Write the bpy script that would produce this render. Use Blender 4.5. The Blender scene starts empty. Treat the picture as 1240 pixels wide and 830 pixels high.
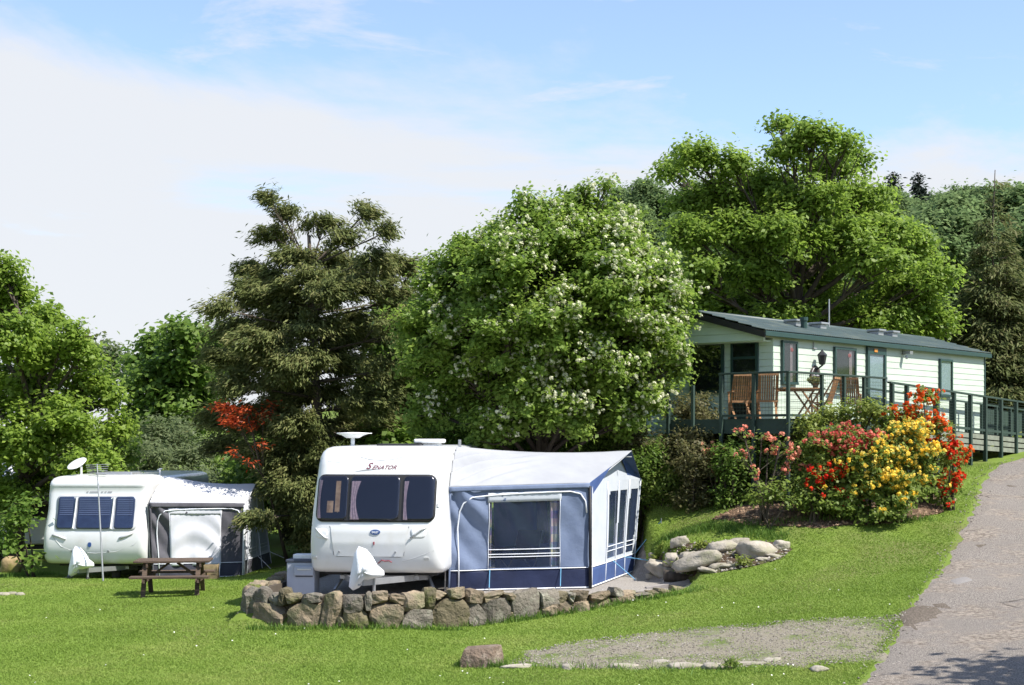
import bpy, bmesh, math, random
import numpy as np
from mathutils import Vector, Matrix, noise, geometry

# ------------------------------------------------------------------ camera, sky, sun, exposure
SC = bpy.context.scene
COL = SC.collection
F, HZ, EYE = 1750.0, 530.0, 2.75          # focal length and horizon row in photo pixels, eye height over the pitch
cam_d = bpy.data.cameras.new('camera'); cam = bpy.data.objects.new('camera', cam_d); COL.objects.link(cam)
cam.location = (0, 0, EYE); cam.rotation_euler = (math.radians(90), 0, 0)
cam_d.sensor_width = 36; cam_d.lens = 36 * F / 1240; cam_d.shift_y = (HZ - 415) / 1240
cam_d.clip_start = 0.1; cam_d.clip_end = 5000
SC.camera = cam

SUN_EL, SUN_AZ = math.radians(52), math.atan2(0.90, -0.44)     # azimuth measured from +Y towards +X
sun_dir = Vector((math.sin(SUN_AZ) * math.cos(SUN_EL), math.cos(SUN_AZ) * math.cos(SUN_EL), math.sin(SUN_EL)))
sd = bpy.data.lights.new('sun', 'SUN'); sd.energy = 4.4; sd.angle = math.radians(0.53); sd.color = (1, 0.95, 0.86)
so = bpy.data.objects.new('sun', sd); COL.objects.link(so); so.location = (20, 0, 30)
so.rotation_euler = (-sun_dir).to_track_quat('-Z', 'Y').to_euler()

W = bpy.data.worlds.new('World'); SC.world = W; W.use_nodes = True
def build_world():
    nt = W.node_tree; N = nt.nodes; L = nt.links; N.clear()
    def nd(t, **k):
        n = N.new(t)
        for a, b in k.items(): setattr(n, a, b)
        return n
    def math_(op, a, b=None, clamp=False):
        n = nd('ShaderNodeMath', operation=op, use_clamp=clamp)
        for i, v in enumerate((a, b)):
            if v is None: continue
            if isinstance(v, (int, float)): n.inputs[i].default_value = v
            else: L.new(v, n.inputs[i])
        return n.outputs[0]
    out = nd('ShaderNodeOutputWorld')
    sky = nd('ShaderNodeTexSky', sky_type='NISHITA', sun_disc=False, sun_elevation=SUN_EL, sun_rotation=SUN_AZ)
    sky.air_density = 1.0; sky.dust_density = 0.4; sky.ozone_density = 4.0
    bg = nd('ShaderNodeBackground'); bg.inputs[1].default_value = 0.122; tn = nd('ShaderNodeMix', data_type='RGBA', blend_type='MULTIPLY'); tn.inputs[0].default_value = 1.0; tn.inputs[7].default_value = (1.0, 0.985, 1.0, 1); L.new(sky.outputs[0], tn.inputs[6]); L.new(tn.outputs[2], bg.inputs[0])
    tc = nd('ShaderNodeTexCoord'); sep = nd('ShaderNodeSeparateXYZ'); L.new(tc.outputs['Generated'], sep.inputs[0])
    h = sep.outputs[2]
    # clouds seen on a flat layer overhead: x/(z+k), y/(z+k)
    den = math_('ADD', math_('MAXIMUM', h, 0.0), 0.16)
    cx = math_('DIVIDE', sep.outputs[0], den); cy = math_('DIVIDE', sep.outputs[1], den)
    comb = nd('ShaderNodeCombineXYZ'); L.new(cx, comb.inputs[0]); L.new(cy, comb.inputs[1])
    def noise_(scale, off, detail, rough, sx=1, sy=1, rot=0, dist=0):
        m = nd('ShaderNodeMapping'); m.inputs['Location'].default_value = off; m.inputs['Scale'].default_value = (sx, sy, 1)
        m.inputs['Rotation'].default_value = (0, 0, rot)
        L.new(comb.outputs[0], m.inputs[0])
        n = nd('ShaderNodeTexNoise'); n.inputs['Scale'].default_value = scale; n.inputs['Detail'].default_value = detail
        n.inputs['Roughness'].default_value = rough; n.inputs['Distortion'].default_value = dist
        L.new(m.outputs[0], n.inputs['Vector']); return n.outputs[0]
    def sstep(v, a, b):
        n = nd('ShaderNodeMapRange', interpolation_type='SMOOTHSTEP'); L.new(v, n.inputs[0])
        n.inputs[1].default_value = a; n.inputs[2].default_value = b; return n.outputs[0]
    big = noise_(0.55, (0.3, 1.2, 0.0), 9, 0.62, dist=0.45)
    wisp = noise_(2.6, (7.7, 2.3, 0.0), 9, 0.62, sx=0.6, sy=1.0, rot=0.2, dist=0.7)
    # a bank of bright cloud low in the sky, its top edge carried up and down by the large noise
    lift = math_('MULTIPLY', math_('SUBTRACT', big, 0.5), 0.62)
    bank = sstep(math_('SUBTRACT', math_('ADD', lift, 0.232), h), -0.05, 0.05)
    wisps = math_('MULTIPLY', sstep(wisp, 0.50, 0.70), 0.8)
    mask = math_('MAXIMUM', bank, wisps, True)
    mask = math_('MULTIPLY', math_('MAXIMUM', mask, 0.14), 0.96)
    cl = nd('ShaderNodeBackground'); cl.inputs[0].default_value = (0.93, 0.955, 1.0, 1); cl.inputs[1].default_value = 0.45
    mx = nd('ShaderNodeMixShader'); L.new(mask, mx.inputs[0]); L.new(bg.outputs[0], mx.inputs[1]); L.new(cl.outputs[0], mx.inputs[2])
    L.new(mx.outputs[0], out.inputs[0])
build_world()
SC.view_settings.view_transform = 'Standard'; SC.view_settings.look = 'None'
SC.view_settings.exposure = 1.02; SC.view_settings.gamma = 1.0; SC.view_settings.use_curve_mapping = False
SC.render.engine = 'CYCLES'
try:
    SC.cycles.max_bounces = 8; SC.cycles.transparent_max_bounces = 16; SC.cycles.transmission_bounces = 6
except Exception: pass

RND = random.Random(7)
def P(px, py, d):
    return Vector(((px - 620) / F * d, d, EYE - (py - HZ) / F * d))

# ------------------------------------------------------------------ materials
MAT = {}
def material(name, col, rough=0.6, col2=None, scale=6.0, bump=0.0, bscale=60.0, metallic=0.0, spec=0.4, rnd=0.0, detail=4.0, coat=0.0, stretch=None, col3=None, scale3=1.5, bdist=0.02, world=False):
    m = bpy.data.materials.new(name); m.use_nodes = True
    nt = m.node_tree; N = nt.nodes; L = nt.links
    b = N['Principled BSDF']; b.inputs['Roughness'].default_value = rough; b.inputs['Metallic'].default_value = metallic
    b.inputs['Specular IOR Level'].default_value = spec
    if coat: b.inputs['Coat Weight'].default_value = coat
    tc = N.new('ShaderNodeTexCoord'); src = tc.outputs['Object']
    if world:
        g = N.new('ShaderNodeNewGeometry'); src = g.outputs['Position']
    if stretch:
        mp = N.new('ShaderNodeMapping'); mp.inputs['Scale'].default_value = stretch; L.new(src, mp.inputs[0]); src = mp.outputs[0]
    def nz(s, dt=detail, r=0.6):
        n = N.new('ShaderNodeTexNoise'); n.inputs['Scale'].default_value = s; n.inputs['Detail'].default_value = dt
        n.inputs['Roughness'].default_value = r; L.new(src, n.inputs['Vector']); return n.outputs[0]
    def mixc(f, a, c):
        x = N.new('ShaderNodeMix'); x.data_type = 'RGBA'
        L.new(f, x.inputs[0])
        for i, v in ((6, a), (7, c)):
            if isinstance(v, tuple): x.inputs[i].default_value = (*v, 1)
            else: L.new(v, x.inputs[i])
        return x.outputs[2]
    def ramp(f, a, c):
        r = N.new('ShaderNodeMapRange'); r.inputs[1].default_value = a; r.inputs[2].default_value = c; L.new(f, r.inputs[0]); return r.outputs[0]
    if col2 is None: col2 = tuple(c * 0.86 for c in col)
    c = mixc(ramp(nz(scale), 0.35, 0.65), tuple(col), tuple(col2))
    if col3 is not None: c = mixc(ramp(nz(scale3, 6.0), 0.5, 0.66), c, tuple(col3))
    if rnd:
        oi = N.new('ShaderNodeObjectInfo'); hs = N.new('ShaderNodeHueSaturation')
        mr = N.new('ShaderNodeMapRange'); mr.inputs[3].default_value = 1 - rnd; mr.inputs[4].default_value = 1 + rnd
        L.new(oi.outputs['Random'], mr.inputs[0]); L.new(mr.outputs[0], hs.inputs['Value']); L.new(c, hs.inputs['Color']); c = hs.outputs[0]
    L.new(c, b.inputs['Base Color'])
    if bump:
        bp = N.new('ShaderNodeBump'); bp.inputs['Strength'].default_value = bump; bp.inputs['Distance'].default_value = bdist
        L.new(nz(bscale, 6.0), bp.inputs['Height']); L.new(bp.outputs[0], b.inputs['Normal'])
    MAT[name] = m; return m

def leaf_material(name, cols, trans=0.35, rough=0.5, spec=0.3):
    """cols: three linear colours picked per leaf by the point attribute 'tint'"""
    m = bpy.data.materials.new(name); m.use_nodes = True
    nt = m.node_tree; N = nt.nodes; L = nt.links
    b = N['Principled BSDF']; b.inputs['Roughness'].default_value = rough; b.inputs['Specular IOR Level'].default_value = spec
    at = N.new('ShaderNodeAttribute'); at.attribute_name = 'tint'
    r = N.new('ShaderNodeValToRGB'); e = r.color_ramp.elements
    e[0].position = 0.0; e[0].color = (*cols[0], 1); e[1].position = 1.0; e[1].color = (*cols[2], 1)
    k = e.new(0.5); k.color = (*cols[1], 1)
    L.new(at.outputs['Fac'], r.inputs[0]); L.new(r.outputs[0], b.inputs['Base Color'])
    t = N.new('ShaderNodeBsdfTranslucent'); hs = N.new('ShaderNodeHueSaturation'); hs.inputs['Value'].default_value = 1.25
    L.new(r.outputs[0], hs.inputs['Color']); L.new(hs.outputs[0], t.inputs[0])
    mx = N.new('ShaderNodeMixShader'); mx.inputs[0].default_value = trans
    L.new(b.outputs[0], mx.inputs[1]); L.new(t.outputs[0], mx.inputs[2]); L.new(mx.outputs[0], N['Material Output'].inputs[0])
    MAT[name] = m; return m

def clear_material(name, tint, gloss=0.12, opaque=0.0):
    m = bpy.data.materials.new(name); m.use_nodes = True
    nt = m.node_tree; N = nt.nodes; L = nt.links; N.remove(N['Principled BSDF'])
    tr = N.new('ShaderNodeBsdfTransparent'); tr.inputs[0].default_value = (*tint, 1)
    gl = N.new('ShaderNodeBsdfGlossy'); gl.inputs['Roughness'].default_value = 0.04
    fr = N.new('ShaderNodeLayerWeight'); fr.inputs[0].default_value = 0.5
    pw = N.new('ShaderNodeMath'); pw.operation = 'POWER'; pw.inputs[1].default_value = 4.0; L.new(fr.outputs['Facing'], pw.inputs[0])
    ad = N.new('ShaderNodeMath'); ad.operation = 'MULTIPLY_ADD'; ad.inputs[1].default_value = 0.6; ad.inputs[2].default_value = gloss + 0.03; L.new(pw.outputs[0], ad.inputs[0])
    mx = N.new('ShaderNodeMixShader'); L.new(ad.outputs[0], mx.inputs[0]); L.new(tr.outputs[0], mx.inputs[1]); L.new(gl.outputs[0], mx.inputs[2])
    o = N['Material Output']; L.new(mx.outputs[0], o.inputs[0])
    if opaque:
        df = N.new('ShaderNodeBsdfDiffuse'); df.inputs[0].default_value = (0.22, 0.32, 0.62, 1)
        m2 = N.new('ShaderNodeMixShader'); m2.inputs[0].default_value = opaque
        L.new(mx.outputs[0], m2.inputs[1]); L.new(df.outputs[0], m2.inputs[2]); L.new(m2.outputs[0], o.inputs[0])
    MAT[name] = m; return m

# ------------------------------------------------------------------ object helpers
def link(name, data, parent=None):
    o = bpy.data.objects.new(name, data); COL.objects.link(o)
    if parent is not None: o.parent = parent
    return o
def tag(o, label=None, cat=None, group=None, kind=None):
    if label: o['label'] = label
    if cat: o['category'] = cat
    if group: o['group'] = group
    if kind: o['kind'] = kind
    return o
def thing(name, label, cat, loc=(0, 0, 0), rz=0.0, group=None):
    o = link(name, None); o.empty_display_size = 0.2; o.location = loc; o.rotation_euler = (0, 0, rz)
    return tag(o, label, cat, group)
def copy_tree(o, parent=None):
    c = o.copy(); COL.objects.link(c); c.parent = parent
    for ch in list(o.children): copy_tree(ch, c)
    return c

class MB:
    """collects vertices and faces, then becomes one mesh object; off is subtracted from every vertex"""
    def __init__(s, off=(0, 0, 0)): s.v = []; s.f = []; s.off = Vector(off)
    def add(s, vs, fs):
        k = len(s.v); s.v += [Vector(p) for p in vs]; s.f += [[i + k for i in f] for f in fs]; return s
    def box(s, lo, hi, M=None):
        (a, b, c), (d, e, f) = lo, hi
        vs = [Vector(p) for p in ((a,b,c),(d,b,c),(d,e,c),(a,e,c),(a,b,f),(d,b,f),(d,e,f),(a,e,f))]
        if M is not None: vs = [M @ p for p in vs]
        return s.add(vs, [(0,3,2,1),(4,5,6,7),(0,1,5,4),(1,2,6,5),(2,3,7,6),(3,0,4,7)])
    def bar(s, p, q, w, t, up=(0, 0, 1)):
        """a squared bar from p to q, w wide and t thick"""
        p, q = Vector(p), Vector(q); d = (q - p).normalized(); up = Vector(up)
        if abs(d.dot(up)) > 0.98: up = Vector((0, 1, 0))
        x = d.cross(up).normalized() * (w / 2); y = x.cross(d).normalized() * (t / 2)
        vs = [p - x - y, p + x - y, p + x + y, p - x + y, q - x - y, q + x - y, q + x + y, q - x + y]
        return s.add(vs, [(0,3,2,1),(4,5,6,7),(0,1,5,4),(1,2,6,5),(2,3,7,6),(3,0,4,7)])
    def tube(s, pts, r, n=6, cap=True):
        pts = [Vector(p) for p in pts]; m = len(pts); vs = []; fs = []; prev = None
        rr = r if isinstance(r, (list, tuple)) else [r] * m
        for i, p in enumerate(pts):
            d = (pts[min(i + 1, m - 1)] - pts[max(i - 1, 0)])
            d = d.normalized() if d.length > 1e-9 else Vector((0, 0, 1))
            if prev is None:
                a = Vector((1, 0, 0)) if abs(d.x) < 0.8 else Vector((0, 1, 0))
                x = d.cross(a).normalized()
            else:
                x = prev - d * prev.dot(d)
                x = x.normalized() if x.length > 1e-6 else d.orthogonal().normalized()
            prev = x; y = d.cross(x)
            for k in range(n):
                t = 2 * math.pi * k / n; vs.append(p + (x * math.cos(t) + y * math.sin(t)) * rr[i])
        for i in range(m - 1):
            for k in range(n):
                fs.append((i*n+k, i*n+(k+1)%n, (i+1)*n+(k+1)%n, (i+1)*n+k))
        if cap: fs.append(list(range(n))[::-1]); fs.append([(m-1)*n+k for k in range(n)])
        return s.add(vs, fs)
    def lathe(s, prof, n=16, c=(0, 0, 0), M=None):
        vs = []; fs = []; c = Vector(c)
        for (r, z) in prof:
            for k in range(n):
                t = 2 * math.pi * k / n; p = Vector((r * math.cos(t), r * math.sin(t), z))
                vs.append((M @ p if M is not None else p) + c)
        for i in range(len(prof) - 1):
            for k in range(n): fs.append((i*n+k, i*n+(k+1)%n, (i+1)*n+(k+1)%n, (i+1)*n+k))
        fs.append(list(range(n))[::-1]); fs.append([(len(prof)-1)*n+k for k in range(n)])
        return s.add(vs, fs)
    def grid(s, fn, nu, nv, keep=None, flip=False):
        vs = [fn(i / nu, j / nv) for j in range(nv + 1) for i in range(nu + 1)]; fs = []
        for j in range(nv):
            for i in range(nu):
                if keep and not keep((i + .5) / nu, (j + .5) / nv): continue
                a = j * (nu + 1) + i; q = (a, a + 1, a + nu + 2, a + nu + 1)
                fs.append(q[::-1] if flip else q)
        return s.add(vs, fs)
    def rock(s, c, size, rot=0.0, seed=0, sub=2, rough=0.16, square=0.45, M=None, facets=0):
        """an uneven stone: a ball pushed towards a box, then roughened"""
        bm = bmesh.new(); bmesh.ops.create_cube(bm, size=2)
        bmesh.ops.subdivide_edges(bm, edges=bm.edges[:], cuts=sub, use_grid_fill=True)
        fr = random.Random(seed * 7 + 1); cuts = []
        for _ in range(facets):
            n_ = Vector((fr.uniform(-1, 1), fr.uniform(-1, 1), fr.uniform(-0.8, 1))).normalized(); cuts.append((n_, fr.uniform(0.74, 0.98)))
        R = Matrix.Rotation(rot, 3, 'Z'); off = Vector((seed * 3.17 % 97, seed * 1.73 % 89, seed * 0.61 % 83)); vs = []
        for v in bm.verts:
            p = v.co.copy(); n = p.normalized(); q = n * (1 - square) + p * square * 0.82
            q += n * rough * (noise.noise(n * 1.3 + off) * 1.3 + 0.6 * noise.noise(n * 3.1 + off))
            for n_, d_ in cuts:
                e = q.dot(n_) - d_
                if e > 0: q -= n_ * e * 0.92
            q = Vector((q.x * size[0], q.y * size[1], q.z * size[2]))
            if M is not None: q = M @ q
            vs.append(R @ q + Vector(c))
        fs = [[x.index for x in f.verts] for f in bm.faces]; bm.free()
        return s.add(vs, fs)
    def build(s, name, mat, parent=None, smooth=False, bevel=0.0, solid=0.0, doubles=False):
        me = bpy.data.meshes.new(name); me.from_pydata([p - s.off for p in s.v], [], s.f)
        m = MAT[mat] if isinstance(mat, str) else mat; me.materials.append(m)
        if smooth: me.polygons.foreach_set('use_smooth', [True] * len(me.polygons))
        me.update(); o = link(name, me, parent)
        if solid:
            k = o.modifiers.new('thick', 'SOLIDIFY'); k.thickness = solid; k.offset = 0
        if bevel:
            k = o.modifiers.new('bevel', 'BEVEL'); k.width = bevel; k.segments = 2; k.limit_method = 'ANGLE'
        return o

def quads_mesh(name, V, nper, mat, parent=None, tint=None, smooth=False):
    """V: (N*nper,3) array; each nper vertices are one face; tint: (N,) value per face"""
    V = np.ascontiguousarray(V, dtype=np.float32); n = len(V) // nper
    me = bpy.data.meshes.new(name)
    me.vertices.add(len(V)); me.vertices.foreach_set('co', V.ravel())
    me.loops.add(len(V)); me.loops.foreach_set('vertex_index', np.arange(len(V), dtype=np.int32))
    me.polygons.add(n); me.polygons.foreach_set('loop_start', np.arange(0, len(V), nper, dtype=np.int32))
    if tint is not None:
        a = me.attributes.new('tint', 'FLOAT', 'POINT'); a.data.foreach_set('value', np.repeat(tint, nper).astype(np.float32))
    me.update(calc_edges=True); me.materials.append(MAT[mat] if isinstance(mat, str) else mat)
    if smooth: me.polygons.foreach_set('use_smooth', [True] * n)
    return link(name, me, parent)

# ------------------------------------------------------------------ terrain
PAD = [(-4.50,23.15),(-3.4,22.98),(-1.8,23.05),(-0.55,23.75),(0.4,24.3),(1.1,24.6),(1.9,24.95),(3.05,25.6),(3.35,26.2),(3.2,27.2),(2.75,28.2),(2.7,29.6),(2.8,31.0),(1.0,32.2),(-2.0,32.2),(-4.0,31.4),(-4.35,27.5)]
def smooth01(a, b, x):
    t = np.clip((x - a) / (b - a), 0, 1); return t * t * (3 - 2 * t)
def inside(poly, x, y):
    x = np.asarray(x); y = np.asarray(y); r = np.zeros(x.shape, bool); n = len(poly)
    for i in range(n):
        x1, y1 = poly[i][:2]; x2, y2 = poly[(i + 1) % n][:2]
        if y1 == y2: continue
        c = ((y1 > y) != (y2 > y)) & (x < (x2 - x1) * (y - y1) / (y2 - y1) + x1); r ^= c
    return r
def edge_dist(poly, x, y):
    x = np.asarray(x, float); y = np.asarray(y, float); d = np.full(x.shape, 1e9); n = len(poly)
    for i in range(n):
        x1, y1 = poly[i][:2]; x2, y2 = poly[(i + 1) % n][:2]; dx, dy = x2 - x1, y2 - y1
        t = np.clip(((x - x1) * dx + (y - y1) * dy) / (dx * dx + dy * dy), 0, 1)
        d = np.minimum(d, np.hypot(x - x1 - t * dx, y - y1 - t * dy))
    return d
_pp = [(-200,830,18.4),(300,830,18.4),(700,830,18.2),(1000,830,17.6),(1240,830,17.0),
  (285,757,23.2),(400,761,23.0),(500,762,23.1),(600,752,24.0),(700,738,24.6),(780,726,25.0),(850,711,25.4),
  (100,740,25.6),(200,727,28.0),(100,703,32.0),(0,703,32),(0,760,23.6),(300,705,31.0),(240,704,32.5),
  (950,745,22.0),(950,700,25.0),(1050,700,24.5),(1000,660,26.5),(1100,650,27.0),(1150,700,23.5),(1180,600,31.0),(1210,560,35.5),(1240,549,37.5),
  (1240,700,23.8),(1240,600,31.8),(870,632,28.0),(1000,635,27.6),(1130,618,28.6),(800,600,30.5),(880,600,30.5),(830,575,32.0),(900,660,27.2),(960,650,27.2),(800,650,29.0)]
_cp = [tuple(P(*q)) for q in _pp] + [(0,0,1.1),(-8,2,0.9),(9,2,1.2),(0,8,0.55),(-9,9,0.3),(8,9,0.5),(0,13,-0.05),(-9,14,-0.25),(12,14,0.25),
  (-9.5,34.5,-0.62),(-12,38,-0.6),(-5,34,-0.35),(-6,40,-0.2),(-15,45,-0.4),(-25,60,0.2),(0,45,1.6),(0,36,1.1),(8,43,3.2),(15,45,3.6),(25,45,4.6),(13,40,2.45),(15,34,2.5),(20,30,2.6),(14,22,1.1),(12,17,0.4),
  (-20,25,-0.4),(-20,35,-0.6),(30,62,7.5),(0,62,3.2),(-38,66,1.0),(35,25,4.0),(35,8,3.0),(-35,8,0.4),(-35,35,-0.3),(3.0,36.5,2.1),(7.0,38.5,2.45),(10,42,2.8),(-1.5,30.5,0.35),(-3,33,0.2),(1.5,33,1.2)]
CP = np.array(_cp)
def _tps_fit():
    n = len(CP); d2 = ((CP[:, None, :2] - CP[None, :, :2]) ** 2).sum(-1); K = 0.5 * d2 * np.log(d2 + 1e-9)
    A = np.zeros((n + 3, n + 3)); A[:n, :n] = K + np.eye(n) * 0.35; A[:n, n] = 1; A[:n, n + 1:] = CP[:, :2]
    A[n, :n] = 1; A[n + 1:, :n] = CP[:, :2].T
    return np.linalg.solve(A, np.concatenate([CP[:, 2], [0, 0, 0]]))
_w = _tps_fit()
def terrain_raw(x, y):
    x = np.asarray(x, float); y = np.asarray(y, float); xs = np.clip(x, -38, 35); ys = np.clip(y, -3, 66); z = np.full(x.shape, _w[-3]) + _w[-2] * xs + _w[-1] * ys
    for i in range(len(CP)):
        d2 = (xs - CP[i, 0]) ** 2 + (ys - CP[i, 1]) ** 2; z = z + _w[i] * 0.5 * d2 * np.log(d2 + 1e-9)
    z = z + 9.3 * smooth01(62, 150, y) * smooth01(-35, 12, x) + 3.0 * smooth01(60, 220, y)
    z = z + 4.5 * smooth01(75, 140, y) * np.exp(-((x - 11) / 9.0) ** 2)
    z = z - 6.0 * smooth01(190, 500, y)
    z = z + 0.012 * np.sin(x * 2.1 + 0.7 * np.sin(y * 1.3)) * np.sin(y * 1.7 + 0.4) + 0.02 * np.sin(x * 0.7 + 1.0) * np.sin(y * 0.9 + 2.0)
    ins = inside(PAD, x, y); ed = edge_dist(PAD, x, y); sgn = np.where(ins, -ed, ed)
    k = smooth01(-0.10, 0.10, sgn)
    return z * k + (-0.06) * (1 - k)
gx = np.unique(np.round(np.concatenate([-14 + np.arange(0, 28.01, 0.15), -14 - np.geomspace(0.4, 900, 46), 14 + np.geomspace(0.4, 900, 46)]), 4))
gy = np.unique(np.round(np.concatenate([15 + np.arange(0, 22.01, 0.15), 15 - np.geomspace(0.3, 60, 26), 37 + np.geomspace(0.3, 1600, 60)]), 4))
GX, GY = np.meshgrid(gx, gy); GZ = terrain_raw(GX, GY)
def ground(x, y):
    """height of the ground sheet, read back from its own grid"""
    x = np.asarray(x, float); y = np.asarray(y, float)
    i = np.clip(np.searchsorted(gx, x) - 1, 0, len(gx) - 2); j = np.clip(np.searchsorted(gy, y) - 1, 0, len(gy) - 2)
    fx = np.clip((x - gx[i]) / (gx[i + 1] - gx[i]), 0, 1); fy = np.clip((y - gy[j]) / (gy[j + 1] - gy[j]), 0, 1)
    return (GZ[j, i] * (1 - fx) + GZ[j, i + 1] * fx) * (1 - fy) + (GZ[j + 1, i] * (1 - fx) + GZ[j + 1, i + 1] * fx) * fy
def gz(x, y): return float(ground(x, y))
_ds = np.arange(14, 60, 0.02)
def hit(px, py):
    """where the line of sight through a photo pixel meets the ground"""
    X = (px - 620) / F * _ds; Z = EYE - (py - HZ) / F * _ds; g = ground(X, _ds); k = np.argmax(Z <= g)
    if not (Z <= g).any(): k = len(_ds) - 1
    return Vector((float(X[k]), float(_ds[k]), float(g[k])))

material('lawn', (0.14, 0.20, 0.036), 0.9, (0.115, 0.165, 0.028), 1.3, 0.5, 90, col3=(0.13, 0.14, 0.05), scale3=0.5, spec=0.1, world=True, bdist=0.01)
nyy, nxx = GX.shape
idx = np.arange(nyy * nxx).reshape(nyy, nxx)
fq = np.stack([idx[:-1, :-1], idx[:-1, 1:], idx[1:, 1:], idx[1:, :-1]], -1).reshape(-1, 4)
me = bpy.data.meshes.new('ground'); me.from_pydata(np.stack([GX, GY, GZ], -1).reshape(-1, 3).tolist(), [], fq.tolist())
me.polygons.foreach_set('use_smooth', [True] * len(me.polygons)); me.materials.append(MAT['lawn'])
GROUND = tag(link('ground', me), kind='structure')

def sheet(name, poly, mat, lift=0.012, step=0.16, jag=0.05, seed=1, kind='structure'):
    """a thin layer lying on the ground inside a world outline with a ragged edge"""
    pts = []; n = len(poly)
    for i in range(n):
        a = Vector(poly[i][:2]); b = Vector(poly[(i + 1) % n][:2]); k = max(1, int((b - a).length / 0.12))
        for j in range(k):
            p = a.lerp(b, j / k); q = p + Vector((noise.noise(Vector((p.x * 2.3, p.y * 2.3, seed))), noise.noise(Vector((p.x * 2.3, p.y * 2.3, seed + 9))))) * jag * 2
            pts.append(q)
    m = len(pts); xs = [p.x for p in pts]; ys = [p.y for p in pts]
    X, Y = np.meshgrid(np.arange(min(xs), max(xs), step), np.arange(min(ys), max(ys), step)); X = X.ravel() + 0.013; Y = Y.ravel() + 0.017
    pl = [(p.x, p.y) for p in pts]; ok = inside(pl, X, Y) & (edge_dist(pl, X, Y) > step * 0.45)
    allp = pts + [Vector((float(a), float(b))) for a, b in zip(X[ok], Y[ok])]
    r = geometry.delaunay_2d_cdt(allp, [(i, (i + 1) % m) for i in range(m)], [], 1, 1e-5)
    co = np.array([(v.x, v.y) for v in r[0]]); z = ground(co[:, 0], co[:, 1]); ed = edge_dist(pl, co[:, 0], co[:, 1])
    z = z + np.where(ed < 0.01, -0.006, lift)
    me = bpy.data.meshes.new(name); me.from_pydata([(float(a), float(b), float(c)) for (a, b), c in zip(co, z)], [], [list(t) for t in r[2]])
    me.polygons.foreach_set('use_smooth', [True] * len(me.polygons)); me.materials.append(MAT[mat]); me.update()
    o = link(name, me)
    if me.polygons and sum(p.normal.z for p in me.polygons) < 0: me.flip_normals()
    return tag(o, kind=kind)

def cracked_asphalt():
    m = bpy.data.materials.new('worn_asphalt'); m.use_nodes = True; nt = m.node_tree; N = nt.nodes; L = nt.links; b = N['Principled BSDF']; b.inputs['Roughness'].default_value = 0.95; b.inputs['Specular IOR Level'].default_value = 0.15
    g = N.new('ShaderNodeNewGeometry'); src = g.outputs['Position']
    def nz(s, dt=5, r=0.6):
        n = N.new('ShaderNodeTexNoise'); n.inputs['Scale'].default_value = s; n.inputs['Detail'].default_value = dt; n.inputs['Roughness'].default_value = r; L.new(src, n.inputs['Vector']); return n
    def mr(f, a, c):
        r = N.new('ShaderNodeMapRange'); r.inputs[1].default_value = a; r.inputs[2].default_value = c; L.new(f, r.inputs[0]); return r.outputs[0]
    def mix(f, a, c):
        x = N.new('ShaderNodeMix'); x.data_type = 'RGBA'; L.new(f, x.inputs[0])
        for i, v in ((6, a), (7, c)):
            if isinstance(v, tuple): x.inputs[i].default_value = (*v, 1)
            else: L.new(v, x.inputs[i])
        return x.outputs[2]
    fine = nz(55, 3, 0.7).outputs[0]; grit = mix(mr(fine, 0.40, 0.60), (0.12, 0.106, 0.093), (0.36, 0.322, 0.288))
    c = mix(mr(nz(0.9, 4).outputs[0], 0.46, 0.75), grit, (0.235, 0.21, 0.188))
    worn = mix(mr(nz(14, 4, 0.7).outputs[0], 0.4, 0.6), (0.17, 0.14, 0.115), (0.37, 0.32, 0.27))
    c = mix(mr(nz(0.75, 6, 0.7).outputs[0], 0.50, 0.60), c, worn)
    vo = N.new('ShaderNodeTexVoronoi'); vo.feature = 'DISTANCE_TO_EDGE'; vo.inputs['Scale'].default_value = 0.55
    ds = N.new('ShaderNodeMix'); ds.data_type = 'VECTOR'; ds.inputs[0].default_value = 0.25; L.new(src, ds.inputs[4]); L.new(nz(2.5, 4).outputs['Color'], ds.inputs[5]); L.new(ds.outputs[1], vo.inputs['Vector'])
    cr = N.new('ShaderNodeMapRange'); cr.inputs[1].default_value = 0.004; cr.inputs[2].default_value = 0.012; cr.inputs[3].default_value = 1; cr.inputs[4].default_value = 0; L.new(vo.outputs['Distance'], cr.inputs[0])
    ms = N.new('ShaderNodeMath'); ms.operation = 'MULTIPLY'; L.new(cr.outputs[0], ms.inputs[0]); L.new(mr(nz(0.5, 3).outputs[0], 0.60, 0.66), ms.inputs[1])
    c = mix(ms.outputs[0], c, (0.07, 0.06, 0.055)); L.new(c, b.inputs['Base Color'])
    sb = N.new('ShaderNodeMath'); sb.operation = 'SUBTRACT'; L.new(fine, sb.inputs[0]); L.new(ms.outputs[0], sb.inputs[1])
    bp = N.new('ShaderNodeBump'); bp.inputs['Strength'].default_value = 1.0; bp.inputs['Distance'].default_value = 0.035; L.new(sb.outputs[0], bp.inputs['Height']); L.new(bp.outputs[0], b.inputs['Normal']); MAT['worn_asphalt'] = m
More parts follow.
